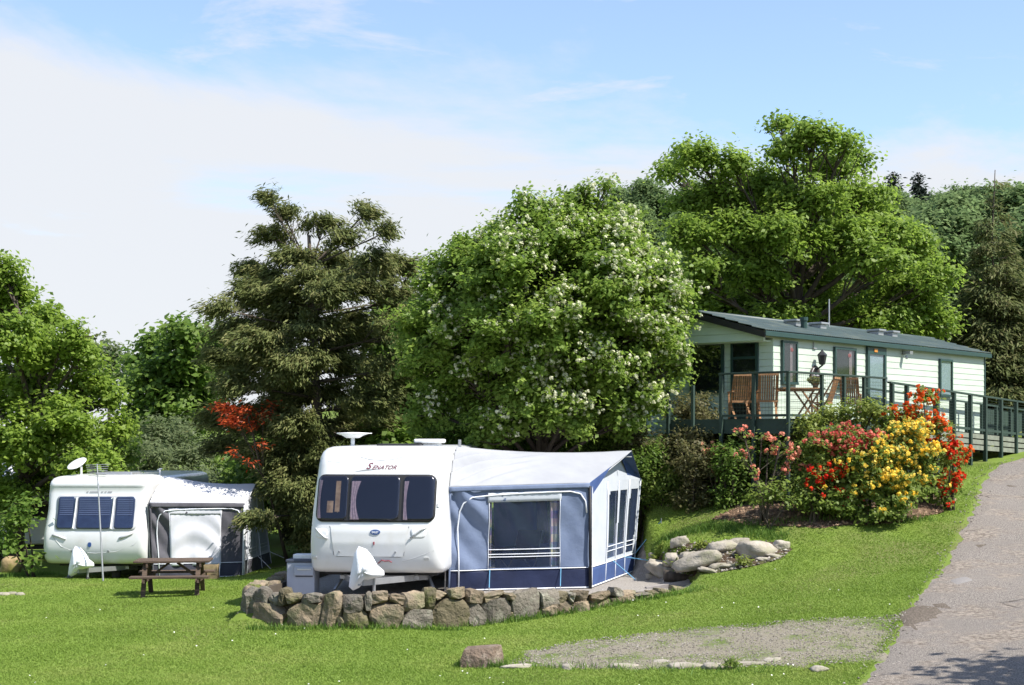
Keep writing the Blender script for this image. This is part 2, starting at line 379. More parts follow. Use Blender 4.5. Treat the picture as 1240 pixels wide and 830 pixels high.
# road: its left edge read off the photo, then 3.4 m wide
_le = [hit(*q) for q in ((1042,829),(1085,772),(1103,738),(1130,700),(1160,650),(1178,615),(1187,588),(1198,570))]
_le = [Vector((0.2, 6, 0)), Vector((1.9, 11, 0))] + _le + [Vector((_le[-1].x + 1.3, _le[-1].y + 1.6, 0)), Vector((_le[-1].x + 4.5, _le[-1].y + 3.2, 0)), Vector((_le[-1].x + 12, _le[-1].y + 4.5, 0))]
_re = []
for i, p in enumerate(_le):
    d = _le[min(i + 1, len(_le) - 1)] - _le[max(i - 1, 0)]; d.z = 0; d.normalize(); _re.append(p + Vector((d.y, -d.x, 0)) * 3.6)
ROAD = [(p.x, p.y) for p in _le] + [(p.x, p.y) for p in reversed(_re)]
material('asphalt', (0.24, 0.213, 0.20), 0.95, (0.10, 0.09, 0.086), 38, 1.0, 45, col3=(0.28, 0.255, 0.235), scale3=1.3, world=True, bdist=0.02, spec=0.2)
cracked_asphalt()
sheet('road', ROAD, 'worn_asphalt', 0.02, 0.2, 0.08, 3)
PATCH = [tuple(hit(*q))[:2] for q in ((612,806),(640,790),(690,778),(760,770),(830,762),(900,757),(980,750),(1050,748),(1092,745),(1088,768),(1066,800),(1010,806),(950,808),(860,811),(760,812),(680,810))]
material('gravel_grass', (0.30, 0.27, 0.215), 0.95, (0.19, 0.17, 0.125), 45, 0.9, 60, col3=(0.11, 0.165, 0.03), scale3=1.6, world=True, bdist=0.03, spec=0.1)
sheet('gravel_verge', PATCH, 'gravel_grass', 0.012, 0.16, 0.2, 5)
material('pad_gravel', (0.38, 0.35, 0.32), 0.95, (0.24, 0.22, 0.20), 40, 0.9, 70, world=True, bdist=0.03, spec=0.1)
sheet('gravel_pitch', [(x + (0.12 if x < -4 else 0), y) for x, y in PAD], 'pad_gravel', 0.05, 0.2, 0.02, 8)
BED = [tuple(hit(*q))[:2] for q in ((862,630),(885,618),(900,604),(930,597),(1000,592),(1080,590),(1140,592),(1158,606),(1142,622),(1100,632),(1060,636),(1000,640),(940,638),(895,637))]
material('mulch', (0.16, 0.105, 0.07), 0.95, (0.075, 0.05, 0.035), 24, 1.0, 50, col3=(0.27, 0.19, 0.13), scale3=7, world=True, bdist=0.04, spec=0.1)
sheet('flower_bed', BED, 'mulch', 0.03, 0.14, 0.05, 11)
ROCKERY = [tuple(hit(*q))[:2] for q in ((770,702),(792,684),(806,668),(826,660),(860,657),(905,656),(945,657),(960,666),(945,678),(905,688),(870,695),(842,700),(812,708))]
material('soil', (0.115, 0.08, 0.055), 0.98, (0.06, 0.042, 0.03), 14, 1.0, 40, col3=(0.09, 0.12, 0.03), scale3=2.2, world=True, bdist=0.05, spec=0.1)
sheet('rockery_soil', ROCKERY, 'soil', 0.025, 0.12, 0.05, 17)
material('pothole', (0.105, 0.085, 0.068), 0.98, (0.20, 0.17, 0.14), 30, 1.0, 40, world=True, bdist=0.04, spec=0.1)
for i_, pl_ in enumerate((((1083,742),(1100,735),(1125,733),(1146,737),(1152,744),(1140,751),(1120,760),(1105,772),(1094,765),(1090,752)), ((1118,737),(1128,729),(1150,731),(1168,738),(1158,742),(1136,741)), ((1172,662),(1182,657),(1200,659),(1198,667),(1182,668)), ((1212,590),(1222,586),(1238,590),(1230,594)))):
    sheet('road_pothole', [tuple(hit(*q))[:2] for q in pl_], 'pothole', 0.026, 0.15, 0.05, 21 + i_)
material('tar_patch', (0.24, 0.225, 0.215), 0.9, (0.19, 0.178, 0.17), 40, 0.6, 60, world=True, spec=0.15)
sheet('road_patch', [tuple(hit(*q))[:2] for q in ((1143,707),(1152,701),(1172,699),(1183,702),(1180,708),(1160,711))], 'tar_patch', 0.03, 0.15, 0.03, 31)
# ------------------------------------------------------------------ plants
material('bark', (0.09, 0.07, 0.055), 0.9, (0.05, 0.04, 0.03), 12, 0.8, 30, stretch=(1, 1, 0.25))
material('bark_grey', (0.16, 0.14, 0.12), 0.9, (0.08, 0.07, 0.06), 12, 0.7, 30)
leaf_material('leaf_beam', ((0.12, 0.20, 0.032), (0.20, 0.295, 0.05), (0.29, 0.375, 0.08)), 0.55)
leaf_material('leaf_cherry', ((0.13, 0.21, 0.032), (0.20, 0.295, 0.046), (0.27, 0.36, 0.068)), 0.55)
leaf_material('leaf_oak', ((0.135, 0.215, 0.03), (0.205, 0.30, 0.044), (0.28, 0.375, 0.065)), 0.55)
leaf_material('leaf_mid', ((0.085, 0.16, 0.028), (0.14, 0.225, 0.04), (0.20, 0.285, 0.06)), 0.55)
leaf_material('leaf_conifer', ((0.085, 0.11, 0.036), (0.145, 0.17, 0.056), (0.235, 0.225, 0.092)), 0.35, 0.7, 0.2)
leaf_material('leaf_spruce', ((0.08, 0.10, 0.035), (0.12, 0.145, 0.05), (0.19, 0.175, 0.085)), 0.35, 0.7, 0.2)
leaf_material('leaf_willow', ((0.11, 0.15, 0.07), (0.16, 0.205, 0.095), (0.21, 0.25, 0.12)), 0.55)
leaf_material('leaf_hill', ((0.10, 0.16, 0.065), (0.145, 0.21, 0.085), (0.20, 0.26, 0.115)), 0.55, 0.9, 0.05)
leaf_material('leaf_hill_dark', ((0.015, 0.028, 0.020), (0.03, 0.045, 0.032), (0.045, 0.065, 0.045)), 0.1)
leaf_material('leaf_heath', ((0.08, 0.09, 0.035), (0.14, 0.14, 0.055), (0.22, 0.19, 0.10)), 0.55)
leaf_material('leaf_azalea', ((0.10, 0.165, 0.028), (0.18, 0.25, 0.05), (0.29, 0.35, 0.09)), 0.55)
leaf_material('leaf_lime', ((0.12, 0.17, 0.03), (0.20, 0.25, 0.05), (0.28, 0.32, 0.08)), 0.55)
leaf_material('leaf_red', ((0.24, 0.028, 0.01), (0.38, 0.055, 0.015), (0.48, 0.13, 0.03)), 0.4)
leaf_material('flower_cream', ((0.52, 0.53, 0.36), (0.66, 0.66, 0.48), (0.76, 0.75, 0.60)), 0.3, 0.7, 0.1)
leaf_material('flower_yellow', ((0.74, 0.44, 0.03), (0.84, 0.62, 0.09), (0.88, 0.74, 0.24)), 0.35, 0.7, 0.1)
leaf_material('flower_red', ((0.42, 0.012, 0.012), (0.60, 0.03, 0.015), (0.72, 0.09, 0.02)), 0.35, 0.7, 0.1)
leaf_material('flower_orange', ((0.55, 0.05, 0.012), (0.70, 0.11, 0.02), (0.78, 0.20, 0.03)), 0.35, 0.7, 0.1)
leaf_material('flower_pink', ((0.50, 0.055, 0.055), (0.62, 0.13, 0.11), (0.72, 0.29, 0.21)), 0.35, 0.7, 0.1)
leaf_material('flower_salmon', ((0.60, 0.14, 0.10), (0.72, 0.28, 0.20), (0.78, 0.42, 0.30)), 0.35, 0.7, 0.1)
leaf_material('flower_peach', ((0.55, 0.22, 0.14), (0.66, 0.36, 0.24), (0.72, 0.48, 0.32)), 0.35, 0.7, 0.1)

def unit(a): return a / np.maximum(np.linalg.norm(a, axis=-1, keepdims=True), 1e-9)
def leaf_quads(rng, C, Nrm, L, Wd, axis=None, curl=0.15):
    """diamond leaves at C facing Nrm; L, Wd arrays of length and half width"""
    n = len(C); r = rng.normal(size=(n, 3)) if axis is None else axis
    x = unit(r - Nrm * (r * Nrm).sum(-1, keepdims=True)); y = np.cross(Nrm, x)
    L = L[:, None]; Wd = Wd[:, None]
    a = C - x * L * 0.5; b = C + x * L * 0.5 - Nrm * L * curl
    c1 = C + y * Wd - x * L * 0.08; c2 = C - y * Wd - x * L * 0.08
    return np.stack([a, c2, b, c1], 1).reshape(-1, 3)

def make_plant(name, label, cat, base, lobes, leaf='leaf_oak', bark='bark', density=260, size=0.13, wid=0.33, clump=0.16, style='leaf',
               trunk_r=0.14, seed=1, group=None, blossom=None, bl_n=0, bl_size=0.05, bl_top=0.0, stems=1, branch_n=7, droop=0.0, fork=0.3, shell=0.62, up=0.85,
               bl_in=0.0, trunk_to=None, leafless=1.0, crown_name='foliage', twigs=True, clampg=True, rise=0.62, limb_r=0.36):
    """a woody plant: trunk and limbs reaching into every lobe, twigs inside the lobe, leaves clumped round the twig ends"""
    rng = np.random.default_rng(seed); base = Vector(base); B = np.array(base)
    root = thing(name, label, cat, base, 0, group)
    wood = MB(off=base)
    cen = np.mean([np.array(l[0]) for l in lobes], 0); topz = max(l[0][2] + l[1][2] for l in lobes)
    if trunk_to is None: trunk_to = Vector((cen[0], cen[1], cen[2] + 0.45 * (topz - cen[2])))
    axis_pts = []
    for k in range(stems):
        off = Vector((0, 0, 0)) if stems == 1 else Vector((math.cos(k * 2.4), math.sin(k * 2.4), 0)) * trunk_r * 2.5
        end = trunk_to if stems == 1 else Vector(lobes[k % len(lobes)][0])
        pts = []
        for i in range(7):
            t = i / 6; p = (base + off).lerp(end, t)
            w = math.sin(t * math.pi) * 0.05 * (end - base).length
            p += Vector((noise.noise(Vector((t * 2, k * 3.3, seed))), noise.noise(Vector((t * 2, k * 3.3 + 7, seed))), 0)) * w
            pts.append(p)
        pts[0].z -= 0.12
        wood.tube(pts, [trunk_r * (1.25 if i == 0 else 1 - 0.78 * i / 6) for i in range(7)], 9); axis_pts.append(pts)
    LC = []; LN = []; TT = []; DD = []
    for li, (c, r) in enumerate(lobes):
        c = np.array(c); r = np.array(r)
        pts = axis_pts[li % stems]
        # limb leaves the trunk below the lobe
        zt = base.z + max(fork * (trunk_to.z - base.z), min((c[2] - base.z) * rise, (trunk_to.z - base.z) * 0.9))
        tk = min(0.95, max(0.08, (zt - base.z) / max(0.1, trunk_to.z - base.z))); fi = tk * 6; i0 = min(5, int(fi)); s0 = pts[i0].lerp(pts[i0 + 1], fi - i0)
        e = Vector(c); m = s0.lerp(e, 0.5) + Vector((0, 0, (0.12 - droop) * (e - s0).length))
        limb = [s0 * (1 - t) ** 2 + m * 2 * t * (1 - t) + e * t * t for t in (0, .2, .4, .6, .8, 1)]
        lr = max(0.010, trunk_r * limb_r * (0.6 + 0.5 * min(1, r.max())))
        wood.tube(limb, [lr * (1 - 0.7 * t) for t in (0, .2, .4, .6, .8, 1)], 6)
        area = 4 * math.pi * ((r[0] * r[1]) ** 1.6 + (r[0] * r[2]) ** 1.6 + (r[1] * r[2]) ** 1.6) ** (1 / 1.6) / 3 ** (1 / 1.6)
        nl = int(area * density * (0.85 + 0.3 * rng.random())); nb = max(4, int(branch_n * max(1, area ** 0.5) * 1.6))
        dirs = unit(rng.normal(size=(nb, 3)) + np.array([0, 0, 0.15])); rad = shell + (1.08 - shell) * rng.random(nb)
        tips = c + dirs * r * rad[:, None]; tips[:, 2] -= droop * rng.random(nb) * r[2] * 0.8
        if twigs:
            for t in tips[: min(nb, 14)]:
                q = Vector(t); a = limb[3 + int(rng.integers(0, 3))]; mm = a.lerp(q, 0.5) + Vector(rng.normal(size=3) * 0.06 * (q - a).length)
                wood.tube([a, mm, q], [lr * 0.34, lr * 0.22, 0.004], 4, cap=False)
        # clumps: at tips and along the twigs
        per = max(1, nl // (nb * 3)); tl = np.array([1.0, 0.78, 0.5])
        for f in tl:
            cc = c + (tips - c) * f
            pos = np.repeat(cc, per, 0) + rng.normal(size=(nb * per, 3)) * clump * np.array([1, 1, 0.7]) * (0.6 + 0.8 * np.repeat(rng.random(nb), per))[:, None]
            LC.append(pos); LN.append(unit(pos - c)); TT.append(np.repeat(rng.random(nb), per)); DD.append(np.repeat(unit(tips - c + 1e-6), per, 0))
    root_o = wood.build('trunk' if trunk_r > 0.05 else 'stems', bark, root, smooth=True)
    C = np.concatenate(LC); O = np.concatenate(LN); T = np.concatenate(TT); D = np.concatenate(DD)
    if leafless < 1:
        k = rng.random(len(C)) < leafless; C, O, T, D = C[k], O[k], T[k], D[k]
    n = len(C)
    if clampg:
        g = ground(C[:, 0], C[:, 1]) + 0.03; C[:, 2] = np.maximum(C[:, 2], g + 0.05 * rng.random(n))
    tint = np.clip(0.62 * T + 0.38 * rng.random(n), 0, 1)
    sz = size * (0.65 + 0.7 * rng.random(n))
    if style == 'leaf':
        Nn = unit(O * 0.55 + np.array([0, 0, up]) + rng.normal(size=(n, 3)) * 0.5)
        V = leaf_quads(rng, C, Nn, sz, sz * wid)
    else:
        hd = C - np.array([trunk_to.x, trunk_to.y, 0]); hd[:, 2] = 0; hd = unit(hd)
        ax = unit(hd * 0.9 + D * 0.5 + np.array([0, 0, -0.28 - droop]) + rng.normal(size=(n, 3)) * 0.42)
        Nn = unit(np.array([0, 0, 0.9]) + O * 0.3 + rng.normal(size=(n, 3)) * 0.5); Nn = unit(Nn - ax * (Nn * ax).sum(-1, keepdims=True))
        V = leaf_quads(rng, C, Nn, sz, sz * wid, axis=ax, curl=0.12)
    crown = quads_mesh(crown_name, V - B, 4, leaf, root, tint)
    if blossom and bl_n:
        score = O[:, 2] * 0.45 + (C[:, 2] - C[:, 2].min()) / np.ptp(C[:, 2]) * bl_top + rng.random(n) * 1.3 + O @ np.array([0.3, -0.4, 0]) + 0.25 * (C[:, 0] - C[:, 0].mean()) / np.ptp(C[:, 0])
        near = np.zeros(n)
        for (c, r) in lobes: near = np.maximum(near, (np.linalg.norm((C - np.array(c)) / np.array(r), axis=1) > (0.72 - bl_in)).astype(float))
        score = np.where(near > 0, score, -9); pick = np.argsort(-score)[: bl_n * 3]; pick = rng.permutation(pick)[:bl_n]
        c0 = C[pick] + O[pick] * bl_size * 0.5; k = 11
        dirs = unit(rng.normal(size=(len(pick), k, 3)) + O[pick][:, None, :] * 0.8)
        cc = (c0[:, None, :] + dirs * bl_size * (0.55 + 0.45 * rng.random((len(pick), k, 1)))).reshape(-1, 3)
        nn = unit(dirs.reshape(-1, 3) + rng.normal(size=(len(cc), 3)) * 0.4); s = bl_size * (0.85 + 0.5 * rng.random(len(cc)))
        tb = np.clip(np.repeat(rng.random(len(pick)), k) * 0.6 + 0.4 * rng.random(len(cc)), 0, 1)
        b = quads_mesh('blossom', leaf_quads(rng, cc, nn, s, s * 0.42) - B, 4, blossom, root, tb); b['kind'] = 'stuff'
    return root

def px_lobes(lst, d, rz=None, spread=1.0, seed=0, extra_back=0.0):
    """lobes from (px, py, rx, ry[, depth offset]) seen at distance d; depth radius about the width"""
    r = random.Random(seed); out = []
    for q in lst:
        dd = q[4] if len(q) > 4 else r.uniform(-spread, spread)
        c = P(q[0], q[1], d + dd); k = (d + dd) / F
        out.append((tuple(c), (q[2] * k, (rz if rz else 0.9 * q[2] * k), q[3] * k)))
    return out
def dome_lobes(px, py, rx, ry, d, n, rl, seed=0, depth=None, cut=-0.75, flat=0.85):
    """lobes spread over an ellipsoid: a rounded crown with a broken outline"""
    k = d / F; c = P(px, py, d); R = np.array([rx * k, depth if depth else rx * k, ry * k]); out = []; r = random.Random(seed)
    for i in range(n):
        z = 1 - 2 * (i + .5) / n
        if z < cut: continue
        a = i * 2.39996 + 0.3 * r.random(); q = math.sqrt(1 - z * z); u = np.array([q * math.cos(a), q * math.sin(a), z]) * r.uniform(0.62, 0.80)
        s = rl * k * r.uniform(0.8, 1.25); p = np.array(c) + u * R
        out.append((tuple(p), (s, s, s * flat)))
    out.append((tuple(c), (R[0] * 0.5, R[1] * 0.5, R[2] * 0.5)))
    return out
def foot(px, d):
    x = (px - 620) / F * d; return Vector((x, d, gz(x, d) - 0.02))

def build_trees():
    # whitebeam in flower behind the awning
    lo = dome_lobes(664, 405, 166, 165, 31.0, 34, 52, 3, depth=2.5)
    lo += px_lobes([(700,248,34,24,-0.2),(640,262,34,26,-0.3),(575,305,36,26,-0.2),(530,345,30,26,0),(790,330,34,28,-0.3),(812,400,28,26,-0.4),(816,440,22,22,-0.6),(780,480,32,22,-0.8),(505,430,26,34,0),(748,268,32,26,0.2),(520,500,34,28,-0.4),(600,515,44,26,-1.0),(690,500,46,30,-1.4),(760,512,28,20,-0.8),(735,225,10,12,0),(638,238,10,12,0)], 31.0, seed=2)
    make_plant('whitebeam_tree', 'round crowned tree dotted with cream blossom behind the blue awning', 'tree', foot(655, 31.0), lo, 'leaf_beam', density=540, size=0.103, wid=0.34, clump=0.12,
               trunk_r=0.19, seed=11, blossom='flower_cream', bl_n=5200, bl_size=0.05, crown_name='crown', bl_top=-0.3)
    # dark cypress
    con = [(322,240,15,8),(340,256,22,9),(372,272,12,8),(330,284,30,11),(394,270,22,10),(444,258,20,8),(470,280,20,9),(420,290,26,11),(298,326,26,9),(352,312,34,13),(405,318,34,14),(455,312,26,13),(490,325,28,16),(262,374,28,9),(300,360,30,12),(345,350,36,14),(400,355,40,15),(450,350,36,15),(492,362,30,18),
           (285,398,36,13),(335,392,40,15),(385,398,42,16),(435,395,40,16),(480,405,36,18),(270,432,36,14),(320,428,42,16),(372,436,44,16),(425,440,42,16),(475,446,38,18),(288,466,40,15),(340,470,44,16),(395,476,44,16),(445,484,44,16),(495,486,30,18),(262,505,30,14),(310,512,40,15),(360,515,46,17),(410,518,46,16),(460,520,44,16),(505,516,30,18),
           (268,540,24,10),(318,552,36,14),(355,556,40,16),(400,555,40,15),(340,590,28,14),(368,596,34,14),(306,626,30,8,-2.3),(350,622,20,12),(385,575,34,20),(372,620,26,16),(362,645,20,14),(372,655,20,14),(345,570,34,18)]
    con = [(q[0], q[1], q[2], q[3] * 1.45) + tuple(q[4:]) for q in con] + [(330,340,38,16),(300,348,26,12),(378,336,38,18),(430,335,34,16),(355,375,44,18),(308,412,42,16),(400,420,48,20),(345,450,44,18),(300,440,34,14),(330,495,40,16)]
    lo = px_lobes(con, 36.0, seed=5, spread=1.3)
    lo += px_lobes([(q[0] * 0.8 + 78, q[1] + 4, q[2] * 0.9, q[3], 1.6) for q in con[12::2]], 36.4, seed=6)
    make_plant('cypress_tree', 'tall dark olive cypress with layered drooping sprays behind the front caravan', 'tree', foot(392, 36.6), lo, 'leaf_conifer', density=600, size=0.145, wid=0.13, clump=0.11, style='spray',
               trunk_r=0.20, seed=21, trunk_to=P(374, 285, 36.4), fork=0.1, droop=0.12, shell=0.35, crown_name='crown', rise=0.93, limb_r=0.2)
    lo = px_lobes([(270,494,13,5,-.9),(292,497,12,5,-1.0),(285,510,16,6,-1.0),(303,514,10,5,-.9),(318,503,9,6,-.8),(330,492,6,4,-.8),(300,560,7,4,-1.1),(283,548,5,4,-1.2),(318,540,6,4,-1.1)], 35.6, seed=7)
    make_plant('japanese_maple', 'small flame red maple showing among the dark cypress branches', 'shrub', foot(350, 36.0), lo, 'leaf_red', density=420, size=0.11, wid=0.18, clump=0.09, trunk_r=0.045, seed=31, crown_name='crown', style='spray', fork=0.6)
    # big wild cherry behind the mobile home
    ch = [(842,188,38,18),(812,205,24,14),(885,198,26,20),(945,148,22,8),(985,160,34,16),(1020,172,28,14),(1040,192,20,12),(960,182,36,20),(1000,200,44,22),(870,232,44,22),(830,245,30,16),(930,222,46,26),(985,240,50,26),(1045,238,44,20),(840,282,42,24),(895,275,50,26),(950,282,54,28),(1015,285,54,28),(1075,275,44,24),(1108,298,36,22),(1128,332,32,24),(850,330,46,28),(910,330,52,28),(970,335,54,30),(1060,318,46,26),(1100,350,44,28),(830,370,40,24),(885,378,48,24),(945,385,50,22),(1010,372,40,16),(1075,385,46,26),(1125,385,36,28)]
    lo = px_lobes(ch, 43.0, seed=8, spread=1.6) + px_lobes([(q[0] * 0.85 + 145, q[1] + 14, q[2], q[3], 2.4) for q in ch[9::2]], 43.0, seed=9)
    make_plant('cherry_tree', 'big fresh green cherry tree with a ragged spreading crown behind the mobile home', 'tree', foot(960, 43.2), lo, 'leaf_cherry', density=270, size=0.15, wid=0.30, clump=0.18,
               trunk_r=0.26, seed=41, droop=0.3, shell=0.45, fork=0.25, crown_name='crown')
    # oak at the left edge
    lf = [(4,330,22,26),(10,362,34,26),(58,385,30,20),(85,402,18,14),(12,405,46,34),(55,425,44,30),(100,430,28,20),(-30,390,46,50),(40,470,52,38),(100,468,38,30),(128,480,22,20),(-30,470,56,56),(80,510,46,34),(140,520,26,24),(20,530,52,38),(145,548,22,22),(110,560,42,28),(55,575,46,28),(135,585,24,16),(-30,560,56,44),(95,600,30,14),(10,600,36,20)]
    lo = px_lobes(lf, 37.5, seed=12, spread=1.6)
    make_plant('oak_tree', 'leafy light green oak growing past the rear caravan with the rooftop dish', 'tree', foot(15, 38), lo, 'leaf_oak', density=420, size=0.125, wid=0.36, clump=0.15, trunk_r=0.24, seed=51, crown_name='crown', fork=0.2)
    lo = px_lobes([(20,632,22,12,-0.6),(2,645,18,14,-0.3),(36,612,20,10,-0.3),(14,660,18,9,-0.6),(40,678,12,12,-0.5)], 34.0, seed=13)
    make_plant('hedge_shrub', 'loose dark green bush between the mossy boulder and the rear caravan', 'shrub', foot(40, 34.2), lo, 'leaf_mid', density=150, size=0.14, wid=0.35, clump=0.13, trunk_r=0.03, stems=3, seed=52)
    lo = px_lobes([(222,408,36,20),(190,420,28,20),(255,415,26,18),(172,440,24,20),(235,440,44,28),(195,455,40,28),(165,468,22,22),(255,460,36,30),(215,485,46,28),(180,500,34,24),(195,515,50,26),(245,500,36,26)], 47.0, seed=14, spread=1.4)
    make_plant('maple_tree', 'mid green bushy tree between the light oak and the dark cypress', 'tree', foot(210, 47.5), lo, 'leaf_mid', density=170, size=0.21, wid=0.36, clump=0.2, trunk_r=0.2, seed=61, crown_name='crown')
    lo = px_lobes([(205,530,40,26),(180,555,34,28),(232,552,34,28),(205,585,52,26),(165,590,30,20),(245,590,30,22)], 42.0, seed=15, spread=0.9)
    make_plant('willow_bush', 'grey green willow bush behind the grey awning', 'shrub', foot(205, 42), lo, 'leaf_willow', density=300, size=0.15, wid=0.16, clump=0.16, trunk_r=0.05, stems=4, seed=62)
    lo = px_lobes([(128,424,14,12),(142,432,14,14),(118,440,16,16),(138,450,18,18)], 74.0, seed=16, spread=1)
    make_plant('birch_tree', 'pale thin birch far off between the oak and the bushy tree', 'tree', foot(132, 74), lo, 'leaf_willow', density=60, size=0.26, wid=0.3, clump=0.35, trunk_r=0.12, seed=63, crown_name='crown')
    lo = px_lobes([(104,412,10,12),(92,425,18,14),(108,432,14,14)], 78.0, seed=17, spread=1)
    make_plant('pine_tree', 'small dark tree top far off above the light oak', 'tree', foot(100, 78), lo, 'leaf_conifer', density=70, size=0.3, wid=0.3, clump=0.3, trunk_r=0.14, seed=64, crown_name='crown')
    # dark growth between the cypress, whitebeam and mobile home
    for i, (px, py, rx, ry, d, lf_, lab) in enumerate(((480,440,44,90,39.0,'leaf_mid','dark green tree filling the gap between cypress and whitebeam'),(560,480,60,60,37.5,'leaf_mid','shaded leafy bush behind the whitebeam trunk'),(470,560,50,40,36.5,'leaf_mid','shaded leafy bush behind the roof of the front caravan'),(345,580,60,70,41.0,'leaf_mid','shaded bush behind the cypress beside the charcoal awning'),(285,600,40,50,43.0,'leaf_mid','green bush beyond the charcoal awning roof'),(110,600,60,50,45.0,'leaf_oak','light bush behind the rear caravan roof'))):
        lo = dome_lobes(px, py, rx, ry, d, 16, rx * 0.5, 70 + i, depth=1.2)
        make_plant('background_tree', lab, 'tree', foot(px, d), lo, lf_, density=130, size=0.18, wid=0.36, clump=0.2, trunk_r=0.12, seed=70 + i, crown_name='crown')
    # spruce at the right edge and dark conifers beside it
    def spruce_lobes(px, top, bot, w, d, n, seed, taper=1.0, thick=9):
        r = random.Random(seed); out = []
        for i in range(n):
            t = ((i + 0.5) / n) ** 0.75; y = top + (bot - top) * t; s = w * (0.06 + 0.94 * t ** taper); k = 1 + int(2.2 * t * 2)
            for j in range(k):
                a = i * 2.4 + j * 6.283 / k + r.uniform(-.3, .3); q = 0.62 * s
                out.append((px + q * math.cos(a), y + r.uniform(-4, 4) + 0.12 * s, 0.48 * s + 3, thick * (0.5 + 0.6 * t), q * math.sin(a) * d / F))
        return px_lobes(out, d, seed=seed)
    lo = spruce_lobes(1205, 214, 475, 84, 45.0, 34, 3, 0.95, 8)
    make_plant('spruce_tree', 'thin topped brownish spruce rising beyond the far end of the mobile home', 'tree', foot(1205, 45), lo, 'leaf_spruce', density=95, size=0.24, wid=0.11, clump=0.14, style='spray', trunk_r=0.06, seed=81, trunk_to=P(1205, 206, 45), fork=0.05, droop=0.1, shell=0.3, crown_name='crown', rise=0.97)
    lo = px_lobes([(1190,430,34,26),(1225,420,34,26),(1215,465,40,28),(1180,470,24,26),(1245,470,40,30),(1160,410,28,22),(1235,380,30,22)], 46.5, seed=18, spread=0.8)
    make_plant('yew_tree', 'dense dark conifer beside the green slatted fence', 'tree', foot(1210, 46.8), lo, 'leaf_spruce', density=190, size=0.22, wid=0.14, clump=0.16, style='spray', trunk_r=0.14, seed=82, crown_name='crown', droop=0.1)
    # shade tree that stands beyond the road outside the picture
    lo = [((12.0 + 1.7 * math.cos(a), 15.0 + 0.9 * math.sin(a), 5.2 + 0.8 * math.sin(3 * a)), (1.5, 1.0, 0.9)) for a in np.linspace(0, 6.28, 9)[:-1]]
    make_plant('roadside_tree', 'leafy tree on the far verge of the road', 'tree', Vector((12.2, 15.2, gz(12.2, 15.2))), lo, 'leaf_mid', density=60, size=0.2, wid=0.36, clump=0.25, trunk_r=0.16, seed=83, crown_name='crown')

def build_hill_wood():
    """the wood on the hillside: a few kinds of tree, each tree an object of its own"""
    protos = []
    for k in range(5):
        r = random.Random(200 + k); h = 7.0; lo = []
        for i in range(9):
            t = i / 8; a = i * 2.4; rad = 1.5 * math.sin(0.35 + 2.5 * t) ** 0.8
            lo.append(((rad * 0.6 * math.cos(a), 2000 + rad * 0.6 * math.sin(a), 1.8 + t * (h - 2.6)), (1.1 + r.random() * 0.4,) * 2 + (1.0 + r.random() * 0.4,)))
        p = make_plant('hillside_tree', 'soft green broadleaf tree in the hillside wood', 'tree', Vector((0, 2000, 0)), [((x, y, z), s) for (x, y, z), s in lo], 'leaf_hill', bark='bark_grey', density=95, size=0.25, wid=0.38, clump=0.28,
                       trunk_r=0.12, seed=210 + k, group='trees in the hillside wood', crown_name='crown', twigs=False, clampg=False)
        protos.append(p)
    lo = []
    for i in range(18):
        t = (i + .5) / 18
        for j in range(4 if t > .25 else 2):
            a = i * 1.3 + j * 2.1; s = 0.25 + 1.5 * t; lo.append(((0.55 * s * math.cos(a), 2000 + 0.55 * s * math.sin(a), 7.5 - 6.2 * t), (0.5 * s, 0.5 * s, 0.4)))
    pine = make_plant('ridge_fir', 'dark pointed fir standing above the wood on the ridge', 'tree', Vector((0, 2000, 0)), lo, 'leaf_hill_dark', density=60, size=0.36, wid=0.22, clump=0.2, style='spray', trunk_r=0.12, seed=220, trunk_to=Vector((0, 2000, 7.8)), fork=0.05, group='firs on the ridge', crown_name='crown', twigs=False, clampg=False)
    r = random.Random(5); spots = []
    d = 64.0
    while d < 150:
        step = 3.1 + d * 0.008
        x0 = (690 - 620) / F * d; x1 = (1300 - 620) / F * d; x = x0 + r.uniform(0, step)
        while x < x1:
            spots.append((x + r.uniform(-.8, .8), d + r.uniform(-1.5, 1.5))); x += step * r.uniform(0.8, 1.25)
        d += 5.5 + d * 0.03
    used = set()
    for i, (x, y) in enumerate(spots[:280]):
        k = i % 5; o = protos[k] if k not in used else copy_tree(protos[k]); used.add(k)
        s = r.uniform(0.75, 1.15); o.location = (x, y, gz(x, y) - 0.1); o.scale = (s * r.uniform(.9, 1.15), s * r.uniform(.9, 1.15), s); o.rotation_euler = (0, 0, r.uniform(0, 6.28))
    first = True
    for px, py, s in ((1055, 222, 0.8), (1082, 206, 1.0), (1112, 207, 0.95), (1066, 224, 0.75)):
        y = 132.0; x = (px - 620) / F * y; top = EYE - (py - HZ) / F * y; o = pine if first else copy_tree(pine); first = False
        h = top - gz(x, y); o.location = (x, y, gz(x, y) - 0.1); q = max(0.7, h / 7.9); o.scale = (1.25 * s, 1.25 * s, q)
    return len(spots)

